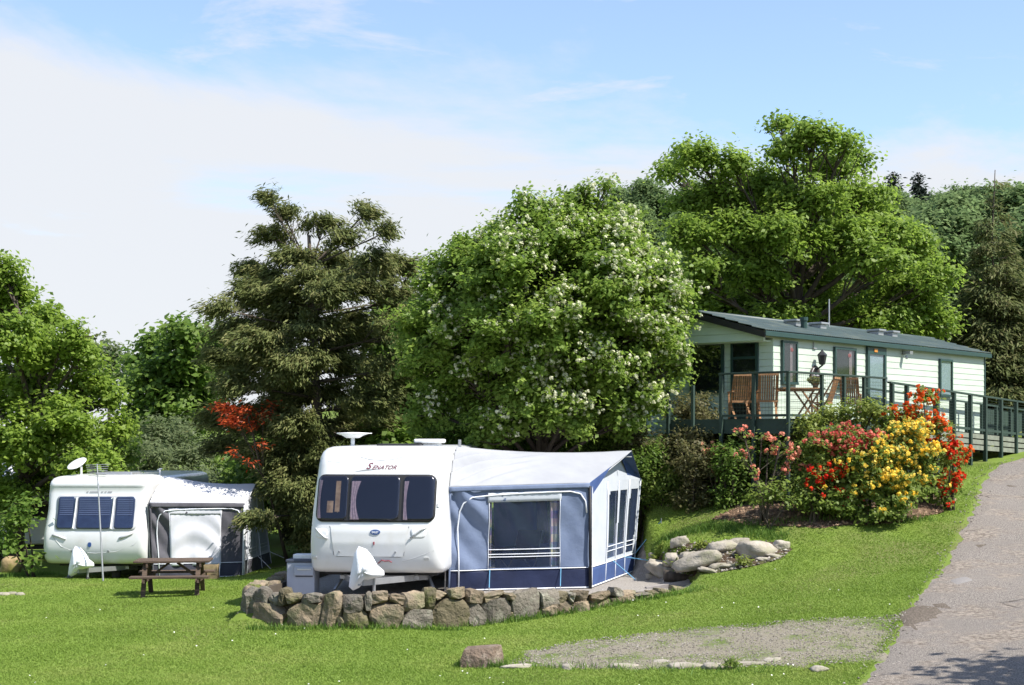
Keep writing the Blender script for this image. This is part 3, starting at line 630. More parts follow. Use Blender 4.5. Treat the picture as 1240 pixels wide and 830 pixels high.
def build_shrubs():
    A = 'azaleas in the flower bed'
    az = lambda name, lab, base, lst, d, **k: make_plant(name, lab, 'azalea', foot(*base), px_lobes(lst, d, seed=k.get('seed', 0), spread=0.25), group=None, trunk_r=0.03, stems=5, fork=0.3, **k)
    az('azalea_bush', 'tall azalea with orange red flowers at the road end of the bed', (1125, 29.2), [(1118,482,17,13),(1090,505,22,15),(1118,512,26,18),(1140,520,14,14),(1152,548,18,20),(1156,582,12,18),(1130,550,26,24),(1100,540,28,24),(1125,590,28,22)], 29.0,
       leaf='leaf_azalea', density=360, size=0.085, wid=0.3, clump=0.08, seed=91, blossom='flower_orange', bl_n=330, bl_size=0.053, bl_top=0.9, bl_in=0.1)
    az('azalea_bush', 'deep red azalea half hidden behind the yellow flowered azalea', (1150, 28.6), [(1154,550,14,18,0),(1158,585,11,16,0),(1146,605,14,14,0),(1085,512,18,12,0.6)], 28.6,
       leaf='leaf_azalea', density=360, size=0.08, wid=0.3, clump=0.07, seed=92, blossom='flower_red', bl_n=85, bl_size=0.055, bl_top=0.4, bl_in=0.2)
    az('azalea_bush', 'broad azalea covered with golden yellow flowers', (1060, 28.0), [(1095,528,32,20),(1115,552,24,20),(1070,545,30,20),(1100,575,34,24),(1050,560,34,18),(1020,568,24,14),(1060,585,40,26),(1030,600,36,22),(1080,605,42,22),(1118,590,18,16),(995,605,26,20),(1055,620,44,12)], 27.9,
       leaf='leaf_azalea', density=420, size=0.085, wid=0.3, clump=0.08, seed=93, blossom='flower_yellow', bl_n=470, bl_size=0.051, bl_top=1.1, bl_in=0.0)
    az('azalea_bush', 'azalea with crimson pink flowers between the salmon and yellow azaleas', (1000, 28.3), [(985,540,20,14),(1015,528,22,14),(1045,532,26,14),(1000,555,26,16),(1030,550,28,14),(978,572,22,18),(1005,578,26,20),(968,592,14,12),(985,605,30,18),(1020,592,32,24),(1010,612,34,14),(1000,545,30,18)], 28.1,
       leaf='leaf_azalea', density=380, size=0.085, wid=0.3, clump=0.08, seed=94, blossom='flower_pink', bl_n=300, bl_size=0.05, bl_top=1.1, bl_in=0.1)
    az('azalea_bush', 'low azalea with bright red flowers over the dark mulch', (985, 27.8), [(975,588,15,11,0),(1000,576,15,10,0),(985,580,15,12,0),(1010,572,12,9,0),(985,608,22,14,0),(1005,606,22,14,0)], 27.7,
       leaf='leaf_azalea', density=330, size=0.08, wid=0.3, clump=0.07, seed=95, blossom='flower_red', bl_n=70, bl_size=0.052, bl_top=1.6, bl_in=0.3)
    make_plant('leafy_shrub', 'yellow green shrub without flowers against the deck', 'shrub', foot(1000, 29.3), px_lobes([(975,520,26,20),(1005,505,32,18),(1038,498,28,16),(1060,495,22,12),(985,545,30,22),(1030,525,34,22),(1065,515,24,18)], 29.0, seed=96, spread=0.3), 'leaf_lime', density=330, size=0.085, wid=0.3, clump=0.09, trunk_r=0.03, stems=5, seed=96)
    az('azalea_bush', 'sparse leggy azalea with salmon pink flowers at the pale end of the bed', (925, 27.9), [(900,524,14,7),(922,528,16,7),(945,535,14,8),(905,545,14,9),(930,548,14,8),(955,548,12,7),(898,558,10,7),(912,572,8,6),(945,570,12,8),(960,560,10,7)], 27.9,
       leaf='leaf_azalea', density=120, size=0.08, wid=0.3, clump=0.06, seed=97, blossom='flower_salmon', bl_n=62, bl_size=0.05, bl_top=0.8, bl_in=0.3)
    make_plant('leafy_shrub', 'low leafy plant at the foot of the leggy salmon azalea', 'shrub', foot(930, 27.7), px_lobes([(915,605,16,12),(935,600,18,14),(955,608,14,10),(925,590,12,10),(945,588,12,10)], 27.6, seed=98, spread=0.2), 'leaf_azalea', density=230, size=0.09, wid=0.3, clump=0.08, trunk_r=0.02, stems=3, seed=98)
    az('azalea_bush', 'soft peach flowered azalea beside the brown heathers', (872, 29.8), [(865,552,16,10),(882,562,16,10),(855,565,12,9),(875,575,18,9)], 29.8,
       leaf='leaf_azalea', density=220, size=0.075, wid=0.3, clump=0.07, seed=99, blossom='flower_peach', bl_n=75, bl_size=0.05, bl_top=0.4, bl_in=0.3)
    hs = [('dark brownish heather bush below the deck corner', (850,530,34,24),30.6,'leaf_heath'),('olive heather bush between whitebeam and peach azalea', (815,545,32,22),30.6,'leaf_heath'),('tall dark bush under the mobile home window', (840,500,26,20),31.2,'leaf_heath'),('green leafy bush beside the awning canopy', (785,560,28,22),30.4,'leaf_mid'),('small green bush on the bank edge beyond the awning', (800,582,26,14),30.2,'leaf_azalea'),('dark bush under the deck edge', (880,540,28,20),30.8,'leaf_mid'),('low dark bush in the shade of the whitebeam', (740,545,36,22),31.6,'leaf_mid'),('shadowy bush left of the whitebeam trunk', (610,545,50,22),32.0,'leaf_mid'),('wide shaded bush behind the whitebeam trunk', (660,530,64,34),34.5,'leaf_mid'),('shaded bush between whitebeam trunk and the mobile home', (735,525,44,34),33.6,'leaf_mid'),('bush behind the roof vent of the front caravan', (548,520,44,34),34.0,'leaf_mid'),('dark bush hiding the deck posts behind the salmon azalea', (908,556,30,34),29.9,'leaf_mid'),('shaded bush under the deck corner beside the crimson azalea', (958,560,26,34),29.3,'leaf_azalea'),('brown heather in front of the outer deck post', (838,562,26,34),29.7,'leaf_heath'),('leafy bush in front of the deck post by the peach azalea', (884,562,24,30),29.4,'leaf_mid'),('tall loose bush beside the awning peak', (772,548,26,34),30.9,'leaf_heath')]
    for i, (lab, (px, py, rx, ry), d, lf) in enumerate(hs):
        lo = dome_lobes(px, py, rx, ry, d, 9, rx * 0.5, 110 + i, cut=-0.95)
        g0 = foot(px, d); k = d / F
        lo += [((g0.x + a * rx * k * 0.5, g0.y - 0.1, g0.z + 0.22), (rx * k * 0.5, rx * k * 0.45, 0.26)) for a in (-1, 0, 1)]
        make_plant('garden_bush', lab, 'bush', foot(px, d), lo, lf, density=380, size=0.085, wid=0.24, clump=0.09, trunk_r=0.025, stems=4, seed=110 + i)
    # small plants of the rockery
    for i, (px, py, lab, lf, r) in enumerate(((848,657,'lime green plant behind the long boulder','leaf_lime',9),(820,680,'yellow green alpine plant between two rounded rocks','leaf_lime',9),(900,678,'spiky pale green plant in front of the humped boulder','leaf_lime',9),(835,686,'small dark green plant at the rockery foot','leaf_azalea',8),(795,677,'tiny tuft beside the white pebble','leaf_lime',6),(886,801,'round green weed growing in the gravel verge','leaf_azalea',10))):
        p = hit(px, py + r); k = p.y / F
        lo = [((p.x + dx * r * k, p.y + dy * r * k, p.z + r * k * 0.7), (r * k * 0.7, r * k * 0.7, r * k * 0.75)) for dx, dy in ((0, 0), (0.5, 0.2), (-0.5, 0))]
        make_plant('rockery_plant' if i < 5 else 'weed', lab, 'plant', p, lo, lf, density=700, size=0.07, wid=0.2, clump=0.04, trunk_r=0.012, stems=2, seed=130 + i)

leaf_material('grass_blade', ((0.15, 0.23, 0.034), (0.19, 0.28, 0.046), (0.265, 0.32, 0.078)), 0.35, 0.6, 0.25)
leaf_material('grass_long', ((0.06, 0.13, 0.018), (0.10, 0.19, 0.028), (0.16, 0.25, 0.05)), 0.35, 0.6, 0.25)
leaf_material('daisy', ((0.75, 0.75, 0.7),) * 3, 0.2)
def vnoise(x, y, s):
    """cheap smooth value noise for colour drift"""
    x = x * s; y = y * s
    return 0.5 + 0.25 * (np.sin(x * 1.7 + 2.1 * np.sin(y * 0.9)) * np.sin(y * 1.3 + 1.7 * np.sin(x * 0.8 + 1.0)) + np.sin(x * 3.9 + y * 2.3 + 1.3) * np.sin(y * 4.3 - x * 1.9))
def build_grass():
    rng = np.random.default_rng(3); n = 900000
    u = rng.random(n); d = 16.6 * (35.5 / 16.6) ** (u ** 1.12); X = (rng.random(n) * 1300 - 30 - 620) / F * d
    keep = ~inside(PAD, X, d) & ~inside(ROAD, X, d) & ~inside(BED, X, d) & ~(inside(ROCKERY, X, d) & (rng.random(n) < 0.85))
    inp = inside(PATCH, X, d); pe = edge_dist(PATCH, X, d); keep &= ~inp | (rng.random(n) < 0.06 + 0.75 * np.exp(-(pe / 0.42) ** 2)) | ((vnoise(X, d, 1.6) > 0.60) & (rng.random(n) < 0.45))
    ed = edge_dist(ROAD, X, d); keep &= ~((ed < 0.10) & (rng.random(n) > ed / 0.10))
    X, d = X[keep], d[keep]; n = len(X); Z = ground(X, d) - 0.004
    L = (0.014 + 0.016 * rng.random(n)) * (0.75 + 0.6 * vnoise(X, d, 0.9)); w = 0.005 + 0.004 * rng.random(n) + 0.00018 * d
    a = rng.random(n) * 6.283; lean = rng.normal(size=(n, 2)) * 0.9
    base = np.stack([X, d, Z], -1); side = np.stack([np.cos(a), np.sin(a), 0 * a], -1) * w[:, None]
    tip = base + np.stack([lean[:, 0] * L, lean[:, 1] * L, L], -1)
    V = np.stack([base - side, base + side, tip], 1).reshape(-1, 3)
    t = np.clip(0.75 * vnoise(X, d, 0.45) + 0.35 * vnoise(X, d, 2.1) + 0.35 * rng.random(n) - 0.22, 0, 1)
    tag(quads_mesh('lawn_grass', V, 3, 'grass_blade', None, t), 'short mown grass of the sloping lawn with paler worn patches', 'grass', kind='stuff')
    # longer grass against bushes, stones and walls
    C = []
    def along(p, q, m, sp):
        p, q = hit(*p), hit(*q); t = rng.random(m); C.append(np.stack([p.x + (q.x - p.x) * t + rng.normal(size=m) * sp, p.y + (q.y - p.y) * t + rng.normal(size=m) * sp], -1))
    along((770, 600), (890, 598), 5200, 0.22); along((300, 763), (560, 764), 900, 0.05); along((560, 758), (700, 740), 700, 0.05); along((700, 740), (850, 714), 500, 0.06); along((556, 808), (612, 808), 420, 0.07)
    along((0, 700), (60, 696), 900, 0.15); along((800, 655), (950, 652), 1700, 0.10); along((640, 809), (950, 813), 260, 0.10); along((880, 640), (1130, 630), 900, 0.08)
    C = np.concatenate(C); keep = ~inside(ROAD, C[:, 0], C[:, 1]); C = C[keep]; n = len(C); L = 0.06 + 0.10 * rng.random(n); L[:5200] *= 1.7
    base = np.stack([C[:, 0], C[:, 1], ground(C[:, 0], C[:, 1]) - 0.004], -1); a = rng.random(n) * 6.283; lean = rng.normal(size=(n, 2)) * 0.4
    side = np.stack([np.cos(a), np.sin(a), 0 * a], -1) * 0.008
    V = np.stack([base - side, base + side, base + np.stack([lean[:, 0] * L, lean[:, 1] * L, L], -1)], 1).reshape(-1, 3)
    tag(quads_mesh('long_grass', V, 3, 'grass_long', None, rng.random(n)), 'longer unmown grass round walls, stones and bushes', 'grass', kind='stuff')
    # daisies
    m = 150; px = rng.random(m) * 1100; d = 17 + rng.random(m) ** 1.5 * 13; X = (px - 620) / F * d; k = ~inside(PAD, X, d) & ~inside(ROAD, X, d) & ~inside(BED, X, d) & ~inside(PATCH, X, d) & (vnoise(X, d, 0.8) > 0.5)
    X, d = X[k], d[k]; n = len(X); c = np.stack([X, d, ground(X, d) + 0.045], -1); Nn = unit(np.array([0.1, -0.5, 0.8]) + rng.normal(size=(n, 3)) * 0.25)
    tag(quads_mesh('daisies', leaf_quads(rng, c, Nn, np.full(n, 0.026), np.full(n, 0.013), curl=0), 4, 'daisy', None, rng.random(n)), 'scattered white daisies in the lawn', 'flowers', kind='stuff')
    # loose chippings on the verge and fallen petals by the bed
    def chips(name, poly, cnt, s0, s1, mat, lab, cat, seed):
        r = np.random.default_rng(seed); xs = [p[0] for p in poly]; ys = [p[1] for p in poly]; X = min(xs) + r.random(cnt * 3) * (max(xs) - min(xs)); Y = min(ys) + r.random(cnt * 3) * (max(ys) - min(ys))
        k = np.where(inside(poly, X, Y))[0][:cnt]; X, Y = X[k], Y[k]; n = len(X); s = s0 + (s1 - s0) * r.random(n) ** 2; c = np.stack([X, Y, ground(X, Y) + 0.012 + s * 0.25], -1)
        dirs = np.array([(1,0,0),(0,1,0),(-1,0,0),(0,-1,0),(0,0,1),(0,0,-1)], float); R = unit(r.normal(size=(n, 3))); pts = []
        sc = (0.6 + 0.6 * r.random((n, 6, 1))); a = r.random(n) * 6.28; ca, sa = np.cos(a), np.sin(a)
        dd = np.repeat(dirs[None], n, 0) * sc; x = dd[..., 0] * ca[:, None] - dd[..., 1] * sa[:, None]; y = dd[..., 0] * sa[:, None] + dd[..., 1] * ca[:, None]
        pts = c[:, None] + np.stack([x, y, dd[..., 2] * 0.7], -1) * s[:, None, None]
        tri = np.array([(0,1,4),(1,2,4),(2,3,4),(3,0,4),(1,0,5),(2,1,5),(3,2,5),(0,3,5)]); V = pts[:, tri.ravel()].reshape(-1, 3)
        tag(quads_mesh(name, V, 3, mat, None, np.repeat(r.random(n), 8)), lab, cat, kind='stuff')
    leaf_material('chip', ((0.11, 0.10, 0.085), (0.20, 0.18, 0.155), (0.38, 0.35, 0.31)), 0.0, 0.9, 0.1)
    LEDGE = [(p.x - 0.22, p.y) for p in _le[1:-2]] + [(p.x + 0.30, p.y) for p in reversed(_le[1:-2])]
    leaf_material('bark_chip', ((0.07, 0.045, 0.03), (0.19, 0.12, 0.08), (0.36, 0.25, 0.17)), 0.0, 0.9, 0.1)
    chips('gravel_chippings', PATCH, 7000, 0.006, 0.02, 'chip', 'loose stone chippings on the worn verge', 'gravel', 1)
    chips('pitch_gravel', PAD, 5000, 0.008, 0.024, 'chip', 'pale loose gravel covering the walled pitch', 'gravel', 2)
    chips('bark_mulch', BED, 5000, 0.012, 0.05, 'bark_chip', 'brown bark mulch on the flower bed', 'mulch', 4)
    chips('rockery_pebbles', ROCKERY, 900, 0.01, 0.05, 'chip', 'small pebbles scattered between the rockery boulders', 'pebbles', 6)
    chips('verge_grit', LEDGE, 5000, 0.008, 0.026, 'chip', 'crumbled chippings along the grassy edge of the road', 'grit', 9)
    chips('road_grit', ROAD, 6500, 0.005, 0.016, 'chip', 'loose grit and chippings on the worn road', 'grit', 5)
# ------------------------------------------------------------------ object materials
material('gelcoat', (0.66, 0.67, 0.68), 0.28, (0.635, 0.645, 0.66), 3, spec=0.5, coat=0.3, col3=(0.60, 0.60, 0.59), scale3=2.2)
material('white_plastic', (0.78, 0.79, 0.80), 0.4, spec=0.4)
material('white_cloth', (0.82, 0.83, 0.86), 0.85, (0.76, 0.78, 0.82), 7, 0.2, 30)
material('seam_grey', (0.30, 0.31, 0.33), 0.5)
material('handle_grey', (0.50, 0.51, 0.53), 0.35)
material('rubber', (0.018, 0.018, 0.02), 0.6)
material('window_dark', (0.012, 0.012, 0.02), 0.25)
material('window_blue', (0.05, 0.075, 0.14), 0.35, (0.035, 0.05, 0.10), 5)
material('blind', (0.13, 0.16, 0.24), 0.5, (0.10, 0.13, 0.20), 3)
material('curtain_pink', (0.42, 0.30, 0.30), 0.8, (0.28, 0.20, 0.22), 20)
material('interior_wood', (0.45, 0.30, 0.17), 0.6, (0.28, 0.17, 0.09), 9)
material('galvanised', (0.42, 0.43, 0.45), 0.45, metallic=0.7)
material('aluminium', (0.62, 0.63, 0.66), 0.35, metallic=0.6)
material('black_metal', (0.02, 0.02, 0.022), 0.5)
material('badge_blue', (0.025, 0.07, 0.22), 0.4)
material('print_white', (0.8, 0.82, 0.86), 0.5)
material('print_red', (0.33, 0.06, 0.08), 0.5)
material('print_maroon', (0.22, 0.07, 0.09), 0.5, (0.10, 0.04, 0.06), 60)
material('amber', (0.55, 0.22, 0.04), 0.3)
material('lamp_clear', (0.62, 0.62, 0.60), 0.2)
clear_material('tinted_glass', (0.66, 0.68, 0.76), 0.02)
clear_material('window_film', (0.90, 0.92, 0.95), 0.0, 0.06)
clear_material('house_glass', (0.82, 0.86, 0.86), 0.03)
material('awning_roof', (0.31, 0.318, 0.335), 0.85, (0.28, 0.288, 0.31), 2.0, 0.25, 9, bdist=0.02)
material('awning_blue', (0.14, 0.18, 0.28), 0.8, (0.11, 0.145, 0.235), 3, 0.3, 7, bdist=0.03)
material('awning_navy', (0.010, 0.018, 0.06), 0.6, (0.007, 0.013, 0.045), 3, 0.3, 7, bdist=0.03)
material('awning_pale', (0.45, 0.48, 0.53), 0.8, (0.41, 0.445, 0.50), 3, 0.2, 8)
material('awning_grey', (0.10, 0.098, 0.115), 0.8, (0.065, 0.063, 0.078), 3, 0.3, 7, bdist=0.03)
material('awning_grey_dark', (0.05, 0.052, 0.075), 0.8, (0.035, 0.036, 0.055), 3, 0.3, 7)
material('awning_silver', (0.60, 0.61, 0.66), 0.8, (0.54, 0.55, 0.61), 3, 0.2, 7)
material('piping', (0.74, 0.77, 0.83), 0.6)
material('rope_blue', (0.16, 0.40, 0.62), 0.7)
def checked_material():
    m = bpy.data.materials.new('curtain_check'); m.use_nodes = True; N = m.node_tree.nodes; L = m.node_tree.links; b = N['Principled BSDF']; b.inputs['Roughness'].default_value = 0.85
    tc = N.new('ShaderNodeTexCoord'); ch = N.new('ShaderNodeTexChecker'); ch.inputs['Scale'].default_value = 7
    ch.inputs[1].default_value = (0.03, 0.04, 0.14, 1); ch.inputs[2].default_value = (0.30, 0.22, 0.14, 1)
    nz = N.new('ShaderNodeTexNoise'); nz.inputs['Scale'].default_value = 6; mx = N.new('ShaderNodeMix'); mx.data_type = 'RGBA'; mx.inputs[0].default_value = 0.3
    L.new(tc.outputs['Object'], ch.inputs[0]); L.new(tc.outputs['Object'], nz.inputs['Vector']); L.new(ch.outputs[0], mx.inputs[6]); L.new(nz.outputs['Color'], mx.inputs[7]); L.new(mx.outputs[2], b.inputs['Base Color']); MAT['curtain_check'] = m
checked_material()

def text_tris(s, size, shear=0.0, bold=0.0):
    cu = bpy.data.curves.new('t', 'FONT'); cu.body = s; cu.size = size; cu.shear = shear; cu.align_x = 'CENTER'; cu.align_y = 'CENTER'; cu.offset = bold; cu.resolution_u = 3
    ob = bpy.data.objects.new('t', cu); COL.objects.link(ob); dg = bpy.context.evaluated_depsgraph_get(); me = bpy.data.meshes.new_from_object(ob.evaluated_get(dg))
    v = [tuple(p.co) for p in me.vertices]; f = [list(p.vertices) for p in me.polygons]
    bpy.data.objects.remove(ob); bpy.data.curves.remove(cu); bpy.data.meshes.remove(me); return v, f

# ------------------------------------------------------------------ touring caravans
class Shell:
    """a caravan body: plan rings stacked by height; also answers where its nose is"""
    def __init__(s, prof, length, r=0.20, bow=0.06):
        s.prof = prof; s.len = length; s.r = r; s.bow = bow            # prof rows: z, half width, nose setback, tail setback
    def at(s, z):
        p = s.prof
        if z <= p[0][0]: return p[0][1:]
        for a, b in zip(p, p[1:]):
            if z <= b[0]:
                t = (z - a[0]) / (b[0] - a[0]); return tuple(a[i] + (b[i] - a[i]) * t for i in (1, 2, 3))
        return p[-1][1:]
    def nose(s, x, z):
        hw, f, _ = s.at(z); a = min(abs(x), hw); y = f + s.bow * (a / hw) ** 2; k = a - (hw - s.r)
        if k > 0: y += s.r - math.sqrt(max(0, s.r ** 2 - k * k))
        return y
    def on(s, x, z, off=0.0): return Vector((x, s.nose(x, z) - off, z))
    def mesh(s, mb):
        xs = [-1, -0.995, -0.98, -0.95, -0.91, -0.86, -0.8, -0.7, -0.5, -0.25, 0, 0.25, 0.5, 0.7, 0.8, 0.86, 0.91, 0.95, 0.98, 0.995, 1]; ring = []; n = None; vs = []; fs = []
        for (z, hw, f, b) in s.prof:
            row = [(x * hw, s.nose(x * hw, z), z) for x in xs]
            rr = 0.12; yb = s.len - b
            row += [(hw, yb - rr, z), (hw - 0.03, yb - 0.03, z), (hw - rr, yb, z), (-hw + rr, yb, z), (-hw + 0.03, yb - 0.03, z), (-hw, yb - rr, z)]
            n = len(row); vs += row
        for i in range(len(s.prof) - 1):
            for k in range(n): fs.append((i*n+k, i*n+(k+1)%n, (i+1)*n+(k+1)%n, (i+1)*n+k))
        m = len(s.prof) - 1; fs.append([m*n+k for k in range(n)]); fs.append(list(range(n))[::-1]); mb.add(vs, fs); return mb

def rrect(x0, x1, z0, z1, r, n=5):
    out = []
    for cx, cz, a0 in ((x1 - r, z1 - r, 0), (x0 + r, z1 - r, 90), (x0 + r, z0 + r, 180), (x1 - r, z0 + r, 270)):
        for k in range(n + 1):
            a = math.radians(a0 + 90 * k / n); out.append((cx + r * math.cos(a), cz + r * math.sin(a)))
    return out
def panel(sh, outline, off, depth=0.02, rings=4):
    """a raised panel following the nose, inside an outline of (x, z)"""
    o2 = []
    for i, a in enumerate(outline):                                   # keep long straight edges on the curved nose
        b = outline[(i + 1) % len(outline)]; m = max(1, int(math.hypot(b[0] - a[0], b[1] - a[1]) / 0.07)); o2 += [(a[0] + (b[0] - a[0]) * j / m, a[1] + (b[1] - a[1]) * j / m) for j in range(m)]
    outline = o2
    mb = MB(); n = len(outline); cx = sum(p[0] for p in outline) / n; cz = sum(p[1] for p in outline) / n; vs = []; fs = []
    vs += [sh.on(x, z, off - depth) for x, z in outline]
    for k in range(rings):
        t = 1 - k / rings; vs += [sh.on(cx + (x - cx) * t, cz + (z - cz) * t, off) for x, z in outline]
    vs.append(sh.on(cx, cz, off)); R = rings + 1
    for i in range(R - 1):
        for k in range(n): fs.append((i*n+k, (i+1)*n+k, (i+1)*n+(k+1)%n, i*n+(k+1)%n))
    for k in range(n): fs.append(((R-1)*n+k, R*n, (R-1)*n+(k+1)%n))
    mb.add(vs, [f[::-1] for f in fs]); return mb
def line_on(sh, pts, r, off=0.0):
    return MB().tube([sh.on(x, z, off) for x, z in pts], r, 5)

def wheel(root, x, y, r=0.31, w=0.19):
    M = Matrix.Rotation(math.pi / 2, 4, 'Y')
    t = MB().lathe([(r*.62,-w/2),(r*.9,-w/2),(r,-w*.3),(r,w*.3),(r*.9,w/2),(r*.62,w/2)], 20, (x, y, r), M).build('tyre', 'rubber', root, True)
    MB().lathe([(0.02,-w*.35),(r*.6,-w*.45),(r*.64,0),(r*.6,w*.45),(0.02,w*.35)], 16, (x, y, r), M).build('rim', 'galvanised', t, True)

def caravan_common(root, sh, cover_scale=1.0):
    b0 = sh.prof[0][0]; L = sh.len
    MB().box((-1.0, 0.6, b0 - 0.07), (1.0, L - 0.4, b0 + 0.01)).build('floor', 'black_metal', root)
    ch = MB(); ch.bar((-0.75, 0.9, b0 - 0.12), (-0.03, -1.05, b0 - 0.04), 0.05, 0.10).bar((0.75, 0.9, b0 - 0.12), (0.03, -1.05, b0 - 0.04), 0.05, 0.10)
    ch.bar((-0.75, 0.9, b0 - 0.12), (-0.75, L - 0.5, b0 - 0.12), 0.05, 0.12).bar((0.75, 0.9, b0 - 0.12), (0.75, L - 0.5, b0 - 0.12), 0.05, 0.12).bar((-0.7, 0.5, b0 - 0.1), (0.7, 0.5, b0 - 0.1), 0.05, 0.06)
    ch.build('chassis', 'galvanised', root)
    wheel(root, -0.92, L * 0.56); wheel(root, 0.92, L * 0.56)
    for x, y in ((-0.95, 0.95), (0.95, 0.95), (-0.95, L - 0.5), (0.95, L - 0.5)):
        s = 1 if x > 0 else -1
        MB().bar((x * 0.75, y + 0.25, b0 - 0.02), (x * 0.94, y - 0.05, 0.05), 0.05, 0.04).box((x * 0.94 - 0.09, y - 0.14, 0.0), (x * 0.94 + 0.09, y + 0.04, 0.04)).build('corner_steady', 'galvanised', root)
    jw = MB().tube([(0.16, -0.78, 0.18), (0.16, -0.78, b0 + 0.28)], 0.026, 8).build('jockey_post', 'galvanised', root)
    MB().lathe([(0.02,-0.03),(0.09,-0.03),(0.11,0),(0.09,0.03),(0.02,0.03)], 14, (0.16, -0.78, 0.11), Matrix.Rotation(math.pi / 2, 4, 'Y')).build('jockey_wheel', 'rubber', jw, True)
    # cloth cover tied over the hitch: a crumpled bag with a peak over the handbrake and a corner hanging low
    ol = [(-0.26,0.73),(-0.33,0.62),(-0.37,0.42),(-0.41,0.22),(-0.43,0.06),(-0.36,0.0),(-0.25,0.05),(-0.16,0.16),(-0.02,0.20),(0.10,0.22),(0.17,0.26),(0.16,0.33),(0.05,0.42),(-0.03,0.56),(-0.13,0.68)]
    z0 = b0 - 0.18; cx, cz = -0.16, 0.33; n = len(ol); mb = MB(); vs = []; fs = []; R = 6
    for sd_ in (-1, 1):
        for r in range(R):
            t = 1 - r / R
            for k, (x, z) in enumerate(ol):
                q = Vector((x * 5, z * 5, sd_)); fold = 0.05 * noise.noise(q * 1.3 + Vector((0, 0, r * .3))) + 0.035 * math.sin(x * 26 + z * 9)
                vs.append((cx + 0.20 + (x - cx) * t, -0.95 + sd_ * (0.20 * (1 - t * t) ** 0.6) + fold * (1 - t ** 4), z0 + (cz + (z - cz) * t) * cover_scale))
        vs.append((cx + 0.20, -0.95 + sd_ * 0.2, z0 + cz * cover_scale))
    per = n * R + 1
    for h_ in (0, 1):
        for r in range(R - 1):
            for k in range(n):
                f = (h_*per+r*n+k, h_*per+r*n+(k+1)%n, h_*per+(r+1)*n+(k+1)%n, h_*per+(r+1)*n+k); fs.append(f if h_ == 0 else f[::-1])
        for k in range(n):
            f = (h_*per+(R-1)*n+k, h_*per+(R-1)*n+(k+1)%n, h_*per+n*R); fs.append(f if h_ == 0 else f[::-1])
    mb.add(vs, fs); mb.build('hitch_cover', 'white_cloth', root, True)
    return b0

